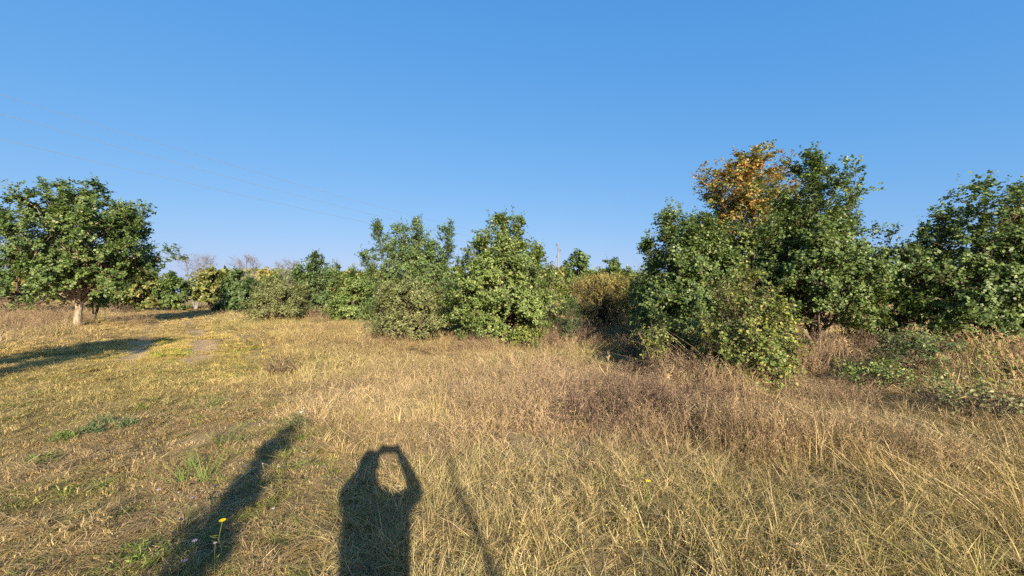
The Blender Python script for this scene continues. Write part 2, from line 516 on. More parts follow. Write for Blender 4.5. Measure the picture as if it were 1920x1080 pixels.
    dens = rng.uniform(gap, 1.1, k)[i3]
    shade = (rng.uniform(0, 1, k) * .7 + rng.uniform(0, 1, m)[i2] * .3)[i3]
    # upright leading shoots that make the ragged top
    young = np.zeros(len(o3))
    if spikes:
        ns = spikes * nl
        li = np.repeat(np.arange(nl), spikes)
        st = rng.uniform(.72, .999, ns)
        os_, ts_ = lerp_poly(PL, li, st)
        os_ = os_ + rng.normal(0, .10 * R, (ns, 3)) * (1.1 - st)[:, None] * 2
        tip = P2[:, -1]; hi = np.where((tip[:, 2] > .45 * h) & (out2[:, 2] > .05))[0]
        if len(hi):
            pick = rng.choice(hi, ns * 3); os_ = np.concatenate([os_, P2[pick, 1]]); ns = len(os_)
        ds_ = nrm(np.array([0, 0, 1.0]) + unit_rand(rng, ns) * .42)
        ls_ = rng.uniform(.6, 1.75, ns) * shoot * sz
        o3 = np.concatenate([o3, os_]); d3 = np.concatenate([d3, ds_]); l3 = np.concatenate([l3, ls_])
        dens = np.concatenate([dens, rng.uniform(.35, .8, ns)]); shade = np.concatenate([shade, rng.uniform(.4, 1, ns)])
        c = len(o3); young = np.concatenate([young, np.ones(ns)])
        nv = np.concatenate([nv, nrm(nrm(os_ * np.array([1, 1, .2])) * .6 + unit_rand(rng, ns) * .6 + np.array([0, 0, .3]))])
    if leafless or fine_twigs:
        P3 = o3[:, None] + d3[:, None] * (l3[:, None] * np.array([0, .95]))[..., None]
        rr = np.array([.0030, .0012]) * max(1, sz)
        V, F = tubes(P3, np.broadcast_to(rr, (c, 2)), 3); wood.add(V, F, (1, 1, 1))
    mesh_obj('limbs', wood.mesh('limbs', True), (bark if leafless else limb_bark) or M_BARK, root)
    if leafless: return root
    lc = np.maximum(2, (nleaf * np.clip(l3 / (shoot * SHOOT_K * sz), .5, 1.9)).astype(int))
    j = np.repeat(np.arange(c), lc)
    j = j[rng.uniform(size=len(j)) < dens[j]]
    N = len(j)
    sl = rng.uniform(.1, 1.0, N)
    B = o3[j] + d3[j] * (l3[j] * sl)[:, None]
    side = nrm(np.cross(d3[j], unit_rand(rng, N)))
    D = d3[j] * rng.uniform(.15, .9, N)[:, None] + side + np.array([0, 0, -.08])
    D = nrm(D - .55 * (D * nv[j]).sum(1, keepdims=True) * nv[j])
    Nn = nrm(nv[j] + unit_rand(rng, N) * .62)
    Ln = leaf * rng.uniform(.55, 1.25, N)
    keep = B[:, 2] > zmin
    B, D, Nn, Ln, j = B[keep], D[keep], Nn[keep], Ln[keep], j[keep]; N = len(j)
    V, F, per = leaf_quads(B, D, Nn, Ln, Ln * aspect * rng.uniform(.8, 1.2, N), fine)
    p = PAL[pal]
    t = np.clip(shade[j] * .6 + rng.uniform(-.4, .6, N), 0, 1)[:, None]
    C = np.array(p['dark']) * (1 - t) + np.array(p['light']) * t
    odd = rng.uniform(size=N) < p['oddp'] * (.4 + 1.3 * shade[j])
    C[odd] = C[odd] * .3 + np.array(p['odd']) * .7  # odd-coloured leaves; the paler ones in green crowns also imitate glossy highlights
    yw = (young[j] * .5)[:, None]                                    # young shoot leaves are paler
    C = C * (1 - yw) + (np.array(p['light']) * .6 + np.array((.12, .135, .075))) * yw
    if autumn is not None:
        am = autumn(B, rng)
        pa = PAL['autumn']; ta = rng.uniform(0, 1, N)[:, None]
        CA = np.array(pa['dark']) * (1 - ta) + np.array(pa['light']) * ta
        rd = (vnoise(B[:, 0] * 2.2 + 9, B[:, 2] * 2.2 + B[:, 1], 5) > .52) & (rng.uniform(size=N) < .75)
        CA[rd] = CA[rd] * .3 + np.array(pa['odd']) * .7
        C = np.where(am[:, None], CA, C)
    C = C * rng.uniform(.65, 1.3, (N, 1))
    g = Geo(); g.add(V, F, np.repeat(C, per, 0))
    mesh_obj('crown', g.mesh('crown'), M_LEAF, root)
    return root

def top_autumn(zlo, zhi):
    def f(B, rng):
        t = (B[:, 2] - zlo) / (zhi - zlo) + (vnoise(B[:, 0] * 1.6, B[:, 2] * 1.6 + B[:, 1], 3) - .5) * 1.2
        return rng.uniform(size=len(B)) < np.clip(t, 0, .72)
    return f

# --- the left of the meadow
woody('oak_tree', 'broad spreading oak with forked pale trunk standing alone at the left beside the dirt track', 'tree', -21.0, 19.6, 7.1, 3.4, 'oak_far', 11,
      base=0.25, prof=P_ROUND, leaders=flames(13, 1.0, .72, 11, (.12, 0)), nprim=62, nsub=10, nshoot=8, nleaf=13,
      leaf=0.1, e0=2, e1=50, trunk_r=0.16, bark=M_PALE, shoot=.40, fine=False, gap=0.45, spikes=10, sz=1.1, point=.75, zmin=1.25, lean=(.35, 0), fork=0.19, skirt=34, limb_bark=M_PALE)
woody('leaning_tree', 'low dark leafy tree at the left edge behind the spreading oak', 'tree', -31.2, 25.5, 4.4, 3.6, 'oak_far', 12, base=.12, prof=P_ROUND,
      leaders=flames(8, .9, .7, 12), nprim=36, nsub=8, nshoot=5, nleaf=8, leaf=.16, fine=False, trunk_r=.13, sz=1.3, spikes=5, point=.8, skirt=14)
woody('slender_tree', 'thin dark tree with leaning stem just right of the spreading oak trunk', 'tree', -23.6, 22.8, 2.9, 1.3, 'oak_far', 13, base=.3, prof=P_ROUND,
      leaders=[(.6, 0, 1), (-.3, .2, .9)], nprim=26, nsub=8, nshoot=5, nleaf=8, leaf=.14, fine=False, trunk_r=.08, sz=1.2, zmin=.8)
FAR = 'trees along the far edge of the meadow'
def far_tree(label, x, y, h, R, pal, seed, n=5, edge=.7, leaf=.21, prof=P_ROUND):
    woody('hedge_tree', label, 'tree', x, y, h, R, pal, seed, base=.04, prof=prof, leaders=flames(n, .8, edge, seed), nprim=30, nsub=7, nshoot=5, nleaf=8, leaf=leaf, fine=False, twigs=False, sz=1.4, group=FAR, trunk_r=.1, point=.6, spikes=2)
far_tree('yellowish green rounded tree at the far edge just right of the spreading oak', -32.2, 35.5, 4.0, 1.9, 'far_yellow', 21)
far_tree('bushy green tree at the far end of the dirt track left of the bare tree', -30.6, 36.5, 3.5, 1.8, 'oak_far', 22)
far_tree('mixed green and yellow tree behind the track end between two bare trees', -26.9, 36.5, 3.9, 1.9, 'far_yellow', 23)
far_tree('low green bush tree filling the gap behind the oak trunk at the far edge', -35.0, 36.0, 3.7, 2.4, 'bright', 24)
for (bx, by, bh, br, sd, lb) in [(-29.3, 37.6, 5.5, 2.1, 31, 'largest bare leafless tree with pale trunk at the track end'), (-26.6, 40.5, 5.7, 1.7, 32, 'middle bare leafless tree above the dark bush'), (-24.1, 43.5, 5.5, 1.6, 33, 'rightmost and faintest of the three bare trees on the skyline')]:
    woody('bare_tree', lb, 'tree', bx, by, bh, br, 'oak', sd, base=.3, prof=P_ROUND, leaders=[(.05, 0, 1), (.55, 0, .93), (-.5, 0, .9)], nprim=16, nsub=9, nshoot=4, e0=40, e1=62, trunk_r=.11, bark=M_GREY, leafless=True, sz=1.9, up=.5, spikes=4, group='bare trees on the skyline')
woody('dark_bush', 'dark green dense bush just right of the far track end', 'bush', -21.2, 31.4, 3.5, 1.8, 'blue', 41, base=.02, prof=P_CONE, leaders=flames(7, .8, .6, 41), nprim=44, nsub=8, nshoot=5, nleaf=8, leaf=.15, fine=False, sz=1.2, point=.6, skirt=14)
woody('olive_bush', 'pale olive bush with feathery leaves right of the dark bush', 'bush', -13.0, 22.6, 2.75, 1.85, 'olive', 42, base=.02, prof=P_DOME, leaders=flames(10, .95, .55, 42), nprim=66, nsub=7, nshoot=6, nleaf=9, leaf=.085, fine=False, aspect=.4, e0=25, e1=66, point=.6, up=.6, skirt=24)
woody('round_topped_tree', 'bluish green tree with uneven rounded top behind the pale olive bush', 'tree', -12.0, 25.4, 4.3, 2.1, 'blue', 43, base=.05, prof=P_CONE, leaders=flames(8, .9, .6, 43, (-.15, 0)), nprim=60, nsub=8, nshoot=6, nleaf=8, leaf=.11, fine=False, sz=1.1, point=.5, skirt=20)
woody('green_bush', 'mid green bush between the pale olive bush and the three pointed oak', 'bush', -8.4, 21.4, 3.0, 1.55, 'bright', 44, base=.03, prof=P_DOME, leaders=flames(8, .9, .6, 44), nprim=60, nsub=7, nshoot=6, nleaf=8, leaf=.09, fine=False, point=.6, e0=20, skirt=20)
# --- the middle clump
woody('pointed_oak', 'tall oak with three pointed tops left of the centre', 'tree', -3.95, 16.1, 4.7, 2.1, 'fresh', 51, base=.05, prof=P_CONE, leaders=[(.10, 0, 1.0), (-.78, 0, .97), (.85, 0, .95), (-.3, .5, .85), (.5, -.3, .78), (-.5, -.5, .74), (.2, -.6, .7), (-1.1, .1, .7), (.75, .5, .8)], nprim=95, nsub=10, nshoot=6, nleaf=11, leaf=0.062, fine=False, e0=18, e1=68, spikes=16, aspect=.55, point=0.6, up=.6, skirt=40, gap=0.6)
woody('olive_shrub', 'broad olive green shrub in front of the three pointed oak', 'bush', -3.35, 13.5, 2.15, 1.65, 'olive', 52, base=.02, prof=P_DOME, leaders=flames(11, .95, .5, 52), nprim=100, nsub=7, nshoot=6, nleaf=11, leaf=.048, fine=False, e0=20, e1=66, shoot=.25, point=.6, up=.5, skirt=30)
woody('centre_oak', 'bright green young oak with ragged top in the middle of the picture', 'tree', -.40, 12.9, 4.3, 1.92, 'bright', 53, base=.06, prof=P_OAK, leaders=[(.0, 0, 1.0), (.36, 0, .98), (-.36, .1, .78), (.1, -.5, .8), (.75, .1, .74), (-.8, 0, .58), (.4, -.6, .62), (-.4, -.6, .6), (.3, .6, .8)], nprim=90, nsub=9, nshoot=6, nleaf=13, leaf=0.068, fine=False, e0=4, e1=64, spikes=16, gap=0.4, trunk_r=.06, aspect=.58, point=.55, up=.45, skirt=46, fork=0.05)
woody('low_green_shrub', 'small yellow green shrub low at the foot of the bright centre oak', 'bush', .45, 12.0, .6, .6, 'yellowgreen', 54, base=.02, prof=P_DOME, leaders=flames(5, .9, .6, 54), nprim=26, nsub=6, nshoot=4, nleaf=7, leaf=.05, shoot=.18, trunk_r=.015)
# --- behind the gap
far_tree('yellow green hedge tree beside the utility pole seen through the gap', 2.4, 25.0, 3.5, 1.9, 'far_yellow', 61, leaf=.14)
far_tree('pointed mid green tree in front of the utility pole', 5.4, 32.5, 5.2, 1.9, 'fresh', 62, edge=.8, leaf=.17, prof=P_CONE)
far_tree('dark green rounded tree right of the utility pole in the far gap', 9.7, 38.5, 5.2, 1.6, 'oak_far', 63, edge=.6, leaf=.2)
far_tree('rusty yellow shrub tree behind the brown mound shrub', 5.4, 24.0, 3.2, 2.1, 'far_yellow', 64, leaf=.13, prof=P_DOME)
far_tree('light green bushy tree behind the right side of the bright centre oak', 1.2, 20.5, 2.9, 1.5, 'olive', 68, leaf=.11, prof=P_DOME)
woody('mound_shrub', 'rounded olive brown fine twigged shrub in the gap right of centre', 'bush', 3.95, 17.5, 2.55, 1.75, 'rust', 65, base=.05, prof=P_DOME, leaders=flames(14, .95, .72, 65), nprim=120, nsub=5, nshoot=6, nleaf=9, leaf=0.05, e0=45, e1=74, shoot=.24, up=.9, trunk_r=.014, aspect=.4, spikes=12, fine=False, bark=M_TWIG, point=.5, skirt=60)
woody('juniper_shrub', 'small dark blue green conical shrub left of the olive brown mound shrub', 'bush', 1.92, 13.2, 1.5, .5, 'blue', 66, base=.03, prof=P_CONE, nprim=60, nsub=6, nshoot=5, nleaf=9, leaf=.04, e0=30, e1=70, shoot=.16, trunk_r=.02, aspect=.3, fine=False)
woody('pale_shrub', 'pale green shrub tucked against the left of the big right hand oaks', 'bush', 4.75, 14.2, 2.6, .85, 'olive', 67, base=.05, prof=P_ROUND, leaders=flames(6, .8, .65, 67), nprim=60, nsub=7, nshoot=5, nleaf=8, leaf=.06, fine=False, trunk_r=.03, point=.5)
# --- the right clump
woody('dark_oak', 'dark green dense oak forming the left of the tall right hand clump', 'tree', 4.5, 10.3, 3.75, 1.62, 'oak', 71, base=.08, prof=P_OAK, leaders=[(-.45, 0, 1.0), (.15, 0, .95), (-.1, -.5, .84), (.6, .1, .86), (-.75, .2, .78), (.4, -.6, .68), (-.5, -.6, .66), (.2, .6, .85)], nprim=90, nsub=9, nshoot=6, nleaf=13, leaf=0.06, fine=False, e0=6, e1=66, spikes=16, gap=0.4, point=.55, up=.5, skirt=46, fork=0.06)
woody('autumn_tree', 'tall tree with orange and rust autumn leaves rising behind the right hand oaks', 'tree', 8.7, 14.9, 6.95, 1.95, 'bright', 72, base=.25, prof=P_ROUND, leaders=flames(9, .85, .72, 72, (.15, 0)), nprim=72, nsub=9, nshoot=6, nleaf=11, leaf=.085, fine=False, e0=20, e1=62, trunk_r=.09, gap=0.12, spikes=6, autumn=top_autumn(3.0, 5.6), point=.6, fork=0.2, skirt=20)
woody('spire_oak', 'tall dark oak with narrow pointed spire right of the autumn tree', 'tree', 7.3, 9.8, 5.15, 1.68, 'oak', 73, base=.15, prof=[(0, .72), (.2, 1.0), (.45, .85), (.62, .5), (.75, .3), (1, .12)], leaders=[(.03, 0, 1.0), (.12, .1, .93), (-.45, .1, .76), (.5, 0, .68), (0, -.5, .66), (.1, .5, .74), (-.85, -.1, .62), (.7, .1, .50), (.4, -.6, .5), (-.5, -.6, .55)], nprim=105, nsub=9, nshoot=6, nleaf=13, leaf=0.06, fine=False, e0=6, e1=66, spikes=13, gap=0.4, trunk_r=.07, point=.45, up=.5, skirt=46, fork=0.1)
woody('edge_oak', 'wide dark glossy leaved oak at the right edge with ragged branches', 'tree', 10.15, 8.95, 4.1, 1.75, 'oak', 74, base=.15, prof=P_ROUND, leaders=[(.12, -.1, 1.0), (-.35, 0, .82), (.75, 0, .90), (0, .5, .78), (.1, -.6, .70), (1.05, .2, .85), (-.7, .3, .66)], nprim=84, nsub=9, nshoot=6, nleaf=13, leaf=0.068, fine=False, e0=-4, e1=54, spikes=12, gap=0.1, trunk_r=.07, point=.6, skirt=40, fork=0.1)
woody('shaded_tree', 'dark tree cut by the right edge behind the wide oak', 'tree', 19.3, 15.3, 4.2, 2.2, 'oak', 75, base=.1, prof=P_ROUND, leaders=flames(7, .9, .7, 75), nprim=44, nsub=8, nshoot=5, nleaf=8, leaf=.11, fine=False, sz=1.1, point=.7)
woody('yellow_leaved_shrub', 'yellow green broad leaved shrub standing in front of the right hand oaks', 'bush', 4.02, 6.95, 2.05, .95, 'yellowgreen', 76, base=.05, prof=[(0, .8), (.25, 1), (.5, .9), (.75, .5), (1, .15)], leaders=[(.05, 0, 1.0), (.5, 0, .74), (-.5, .1, .8), (.2, -.5, .66), (-.2, .4, .85), (-.9, 0, .5), (.9, 0, .55), (-.4, -.7, .5)], nprim=90, nsub=7, nshoot=5, nleaf=7, leaf=.052, e0=8, e1=66, shoot=.2, trunk_r=.02, bark=M_PALE, gap=.05, point=.6, up=.5, skirt=24, fine_twigs=True)
woody('sprawling_shrub', 'low sprawling green shrub left of the yellow green broad leaved shrub', 'bush', 3.35, 8.1, 1.0, .95, 'yellowgreen', 77, base=.05, prof=P_DOME, leaders=flames(7, .95, .5, 77), nprim=40, nsub=6, nshoot=4, nleaf=6, leaf=.052, shoot=.2, trunk_r=.016, gap=.0, fine_twigs=True)
woody('leafy_sapling', 'small leafy sapling in the grass below the right edge oak', 'bush', 6.45, 6.5, .9, .55, 'fresh', 78, base=.1, prof=P_DOME, leaders=[(0, 0, 1), (.5, 0, .8), (-.6, 0, .9), (.9, .2, .6)], nprim=22, nsub=5, nshoot=4, nleaf=6, leaf=.045, shoot=.2, trunk_r=.012, gap=.1, fine_twigs=True)
woody('twiggy_shrub', 'low half bare reddish shrub between the spire oak and the edge oak', 'bush', 8.9, 10.2, 1.25, .9, 'olive', 79, base=.05, prof=P_DOME, leaders=flames(6, .9, .7, 79), nprim=40, nsub=7, nshoot=4, nleaf=5, leaf=.05, shoot=.24, trunk_r=.015, gap=.0, fine_twigs=True)
woody('trailing_sapling', 'trailing leafy sapling among tall dry stalks at the lower right', 'bush', 7.2, 5.9, .55, .85, 'yellowgreen', 80, base=.1, prof=P_DOME, leaders=[(0, 0, 1), (.7, 0, .8), (-.6, 0, .7)], nprim=16, nsub=4, nshoot=3, nleaf=5, leaf=.045, shoot=.2, trunk_r=.01, gap=.0, fine_twigs=True)
woody('bramble_shrub', 'low olive bramble sprawling in the lodged grass near the right edge', 'bush', 5.75, 4.95, .38, .75, 'olive', 81, base=.1, prof=P_DOME, leaders=flames(5, .95, .7, 81), nprim=18, nsub=4, nshoot=3, nleaf=4, leaf=.04, shoot=.16, trunk_r=.008, gap=.0)
woody('bramble_shrub', 'small green bramble in the grass left of the leafy sapling', 'bush', 5.6, 6.3, .42, .6, 'bright', 82, base=.1, prof=P_DOME, leaders=flames(5, .95, .7, 82), nprim=18, nsub=4, nshoot=3, nleaf=4, leaf=.042, shoot=.16, trunk_r=.008, gap=.0)
woody('bramble_shrub', 'low bramble at the foot of the edge oak', 'bush', 8.7, 8.3, .6, .9, 'yellowgreen', 83, base=.1, prof=P_DOME, leaders=flames(6, .95, .7, 83), nprim=24, nsub=5, nshoot=4, nleaf=5, leaf=.05, shoot=.2, trunk_r=.01, gap=.0)
woody('shadow_tree', 'tree beyond the left edge whose shade lies across the track', 'tree', -8.7, .7, 5.2, 1.55, 'oak', 90, base=.3, prof=P_ROUND, leaders=[(0, 0, 1), (.5, 0, .9), (-.5, 0, .9), (0, .5, .9)], nprim=30, nsub=8, nshoot=5, nleaf=8, leaf=.13, fine=False, sz=1.2)
woody('shadow_column', 'unseen slim leafy column added behind the photographer to cast the shadow at lower left', 'tree', 0.0, -4.0, 3.5, .19, 'oak', 91, base=.1, prof=P_ROUND, nprim=44, nsub=6, nshoot=5, nleaf=7, leaf=.07, fine=False, shoot=0.12, e0=30, e1=70, trunk_r=.05)  # made-up caster, shaped for the slanting shadow whose real source is unknown

# the far wood that closes the skyline, read as one mass
def far_wood():
    rng = np.random.default_rng(5)
    VV = []; FF = []; CC = []; n = 0
    g = Geo()
    for _ in range(270):
        t = rng.uniform(-1, 1)
        x = t * 95; y = rng.uniform(46, 74) - abs(t) * 8
        if -.93 < x / y < -.70 and y < 60: y += 14
        h = rng.uniform(3.3, 4.9) * (y / 52) ** .6; r = rng.uniform(1.8, 3.2)
        m = 420
        p = unit_rand(rng, m); p = p * (rng.uniform(.45, 1, m) ** .4)[:, None]
        p[:, 0] *= r; p[:, 1] *= r; p[:, 2] = (p[:, 2] * .5 + .5) * h
        p += rng.normal(0, .12, (m, 3))
        B = p + np.array([x, y, 0])
        L = rng.uniform(.35, .65, m)
        V, F, per = leaf_quads(B, nrm(unit_rand(rng, m) + np.array([0, 0, .2])), unit_rand(rng, m), L, L * .75, False)
        pal = PAL[['oak_far', 'far_yellow', 'olive', 'oak_far', 'rust'][rng.integers(5)]]
        tt = rng.uniform(0, 1, (m, 1))
        C = (np.array(pal['dark']) * (1 - tt) + np.array(pal['light']) * tt)
        g.add(V, F, np.repeat(C, per, 0))
    o = mesh_obj('far_woodland', g.mesh('far_woodland'), M_LEAF)
    tag(o, 'distant mixed hedge and woodland closing the skyline', 'woodland', kind='stuff')
far_wood()

# ------------------------------------------------------------------ dead brown weeds (leafless, branching)
def dead_weed(label, x, y, h, R, seed, n=26, group='dead brown weed clumps', pal=((.13, .085, .06), (.27, .18, .12))):
    rng = np.random.default_rng(seed)
    root_z = float(height(x, y)) - .02
    g = Geo()
    S = n
    az = rng.uniform(0, 6.283, S); rad = R * np.sqrt(rng.uniform(0, 1, S)) * .55
    b = np.stack([np.cos(az) * rad, np.sin(az) * rad, np.zeros(S)], 1)
    d = nrm(np.stack([np.cos(az), np.sin(az), np.zeros(S)], 1) * rng.uniform(.1, .7, S)[:, None] + unit_rand(rng, S) * .2 + np.array([0, 0, 1]))
    L = h * rng.uniform(.55, 1.1, S)
    q = np.linspace(0, 1, 5)
    P = b[:, None] + d[:, None] * (L[:, None] * q)[..., None]
    P[:, 1:] += rng.normal(0, .03, (S, 4, 3)) * L[:, None, None]
    c0, c1 = map(np.array, pal)
    def put(P, r, k):
        V, F = tubes(P, r, k)
        t = np.repeat(rng.uniform(0, 1, len(P)), P.shape[1] * k)[:, None]
        g.add(V, F, c0 * (1 - t) + c1 * t)
    put(P, np.broadcast_to(.004 * (1.2 - q) + .001, (S, 5)), 3)
    m = 7; i = np.repeat(np.arange(S), m)
    o, t = lerp_poly(P, i, rng.uniform(.3, 1, S * m))
    d2 = nrm(t + unit_rand(rng, S * m) * .9); l2 = L[i] * rng.uniform(.12, .4, S * m)
    q3 = np.array([0, 1.])
    P2 = o[:, None] + d2[:, None] * (l2[:, None] * q3)[..., None]
    put(P2, np.broadcast_to(np.array([.0026, .0012]), (S * m, 2)), 3)
    i = np.repeat(np.arange(S * m), 4)
    o, t = lerp_poly(P2, i, rng.uniform(.2, 1, len(i)))
    d3 = nrm(t + unit_rand(rng, len(i))); l3 = l2[i] * rng.uniform(.2, .5, len(i))
    V, F, per = leaf_quads(o, d3, unit_rand(rng, len(i)), l3, np.full(len(i), .0034), False)
    tt = rng.uniform(0, 1, (len(i), 1)); g.add(V, F, np.repeat(c0 * (1 - tt) + c1 * tt, per, 0))
    # shrivelled leaves and seed heads
    e = o + d3 * l3[:, None]; k = len(e)
    V, F, per = leaf_quads(e, unit_rand(rng, k), unit_rand(rng, k), rng.uniform(.012, .03, k), rng.uniform(.008, .018, k), False)
    tt = rng.uniform(0, 1, (k, 1))
    g.add(V, F, np.repeat(c0 * (1 - tt) + c1 * tt, per, 0))
    o_ = mesh_obj('dead_weed', g.mesh('dead_weed'), M_DRY)
    o_.location = (x, y, root_z)
    return tag(o_, label, 'weed', group)

W = [
    ('dead brown weed tangle at the left foot of the rusty mound shrub', 2.35, 12.6, .75, .5),
    ('dark dead weed tangle under the middle of the rusty mound shrub', 2.95, 12.3, .65, .5),
    ('dead brown weed tangle right of the rusty mound shrub', 3.6, 12.0, .7, .5),
    ('brown dead weed just left of the sprawling green shrub', 2.95, 9.6, .6, .5),
    ('tall brown dead weed beside the small conical dark shrub', 1.6, 13.5, .95, .4),
    ('far brown dead weed at the foot of the pale olive bush', -9.8, 20.6, .9, .6),
    ('brown dead weed below the sprawling green shrub', 2.85, 7.0, .6, .6),
    ('matted brown dead weed in front of the yellow green shrub', 2.95, 6.0, .5, .6),
    ('grey brown dead weed under the edge oak at the right', 8.6, 7.6, .7, .8),
    ('dark dead weed beside the hollow in the grass', 2.5, 8.0, .45, .4),
    ('thin brown dead weed right of the photographer shadow, nearest one', 1.05, 4.9, .42, .5),
    ('thin brown dead weed standing right of centre in the straw', 1.75, 5.5, .5, .5),
    ('brown dead weed halfway between the hollow and the foreground', 2.2, 5.0, .45, .5),
    ('reddish dead weed under the twiggy half bare shrub', 8.5, 9.4, .8, .6),
    ('reddish dead weed at the trunk of the spire oak', 7.2, 9.0, .6, .6),
    ('low brown dead weed in the straw left of the centre', -4.8, 8.3, .3, .6),
    ('brown dead weed in front of the green bush left of centre', -5.6, 16.5, .55, .9),
    ('dry brown weed left of the spreading oak trunk', -20.6, 16.6, 1.0, 1.6),
    ('dry brown weed at the left edge of the meadow', -23.8, 19.4, 1.1, 1.7),
    ('dry brown weed right of the spreading oak trunk', -19.4, 20.8, .8, 1.3),
    ('dry brown weed between the oak and the dark tree at left', -25.5, 22.5, 1.0, 1.6),
    ('dead brown weed under the right side of the bright centre oak', .9, 11.9, .55, .5),
    ('dead brown weed at the left foot of the bright centre oak', -1.0, 11.9, .5, .4),
]
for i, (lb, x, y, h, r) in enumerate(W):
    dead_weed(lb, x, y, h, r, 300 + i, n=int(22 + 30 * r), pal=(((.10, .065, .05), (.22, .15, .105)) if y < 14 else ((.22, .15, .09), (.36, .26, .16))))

# ------------------------------------------------------------------ grass
LOD = [1.7, 1.0]
def blades(g, rng, n, rad, hmin, hmax, w, lean, droop, cols, flat=0.0, bias=(0, 0), kk=.06, mul=None):
    n = int(n * (mul or LOD[0])); rad = rad * 1.2; w = w * (1 if mul else LOD[1])
    # blades stand in small tussocks that share a lean, a height and a colour
    nt = max(3, n // 20)
    az = rng.uniform(0, 6.283, nt); r = rad * np.sqrt(rng.uniform(0, 1, nt))
    tc = np.stack([np.cos(az) * r, np.sin(az) * r, np.full(nt, -.02)], 1)
    ti = rng.integers(0, nt, n)
    jit = rng.normal(0, .026, (n, 3)); jit[:, 2] = 0
    b = tc[ti] + jit
    tl = rng.normal(0, .55, (nt, 3)); tl[:, 2] = 0
    a2 = rng.uniform(0, 6.283, n)
    hd = np.stack([np.cos(a2), np.sin(a2), np.zeros(n)], 1) * .75 + tl[ti] + jit * 14 + np.array([bias[0], bias[1], 0])
    L = rng.uniform(hmin, hmax, n) * rng.uniform(.65, 1.3, nt)[ti]
    tcol = rng.uniform(.72, 1.2, nt)[ti]
    l0 = rng.uniform(.02, lean, n)[:, None]; dr = rng.uniform(.1, droop, n)[:, None]
    q = [0, .35, .7, 1.0]
    pts = []
    kink = rng.normal(0, kk, (n, 3)) * L[:, None]
    for j, s in enumerate(q):
        p = b + (np.array([0, 0, 1]) * (s - dr * .35 * s * s) * (1 - flat) + hd * (l0 * s + dr * s * s * .6)) * L[:, None]
        if j in (2, 3): p = p + kink * (j - 1) * .5
        pts.append(p)
    P = np.stack(pts, 1)
    P[..., 2] = np.maximum(P[..., 2], rng.uniform(0.0, .03, n)[:, None] * (np.array(q) > 0) - .02 * (np.array(q) == 0))
    a3 = rng.uniform(0, 6.283, n)
    sd = np.stack([np.cos(a3), np.sin(a3), np.zeros(n)], 1)[:, None]
    ws = (w * rng.uniform(.6, 1.3, n))[:, None, None] * np.array([.9, 1, .75, .12])[None, :, None]
    V = np.stack([P - sd * ws * .5, P + sd * ws * .5], 2).reshape(-1, 3)
    idx = np.arange(n * 8).reshape(n, 4, 2)
    F = np.stack([idx[:, :-1, 0], idx[:, :-1, 1], idx[:, 1:, 1], idx[:, 1:, 0]], -1).reshape(-1, 4)
    cols = np.array(cols); ci = rng.integers(0, len(cols), n)
    C = cols[ci] * (rng.uniform(.75, 1.25, n) * tcol)[:, None]
    g.add(V, F, np.repeat(C, 8, 0))

STRAW = [(.46, .35, .175), (.40, .30, .145), (.52, .41, .225), (.34, .245, .125), (.43, .34, .14), (.25, .175, .095)]
BROWN = [(.25, .175, .105), (.33, .235, .135), (.17, .12, .075), (.40, .295, .165)]
GREENS = [(.16, .19, .045), (.22, .24, .06), (.11, .15, .035), (.36, .32, .10)]
MIXED = STRAW[:4] + STRAW[:2] + [(.36, .32, .11), (.26, .25, .075)]
tmpl = bpy.data.collections.new('grass_templates')
TN = {}; TNF = {}
def template(kind, seeds, build):
    for table, lod, cnt in ((TN, (1.7, 1.22), seeds), (TNF, (1.0, 1.7), 3)):     # finer blades near, fewer and broader ones far off
        LOD[:] = lod
        for sd in range(cnt):
            rng = np.random.default_rng(1000 + len(tmpl.objects))
            g = Geo(); build(g, rng)
            nm = 'g%02d_%s' % (len(tmpl.objects), kind)
            o = mesh_obj(nm, g.mesh(nm), M_GRASS, link=False)
            tmpl.objects.link(o)
            table.setdefault(kind, []).append(len(tmpl.objects) - 1)
template('straw', 6, lambda g, r: (blades(g, r, 330, .36, .06, .20, .0036, .8, 1.4, STRAW, kk=.24), blades(g, r, 130, .36, .06, .18, .0036, 1.3, 1.2, STRAW + BROWN[:2], flat=.6, kk=.2), blades(g, r, 14, .36, .14, .28, .0028, .4, .7, STRAW, kk=.1)))
template('mixed', 4, lambda g, r: (blades(g, r, 280, .34, .08, .24, .0040, .7, 1.3, MIXED, kk=.2), blades(g, r, 110, .36, .06, .18, .0036, 1.2, 1.2, STRAW + BROWN[:1], flat=.6, kk=.2), blades(g, r, 26, .36, .16, .30, .0034, .5, .9, MIXED, kk=.1)))
template('thatch', 4, lambda g, r: (blades(g, r, 360, .36, .05, .17, .0036, 1.5, 1.0, STRAW + STRAW + BROWN[:2], flat=.82, kk=.2), blades(g, r, 90, .34, .03, .09, .0036, .6, 1.0, MIXED, kk=.2)))
template('short', 4, lambda g, r: (blades(g, r, 330, .34, .02, .08, .0036, .8, 1.3, MIXED + STRAW, kk=.2), blades(g, r, 260, .36, .05, .14, .0036, 1.4, 1.0, STRAW + STRAW + BROWN[1:2], flat=.8, kk=.2)))
template('green', 4, lambda g, r: (blades(g, r, 120, .24, .03, .11, .0046, .8, 1.4, GREENS, kk=.14), blades(g, r, 110, .34, .05, .14, .0036, 1.2, 1.0, STRAW, flat=.7, kk=.2)))
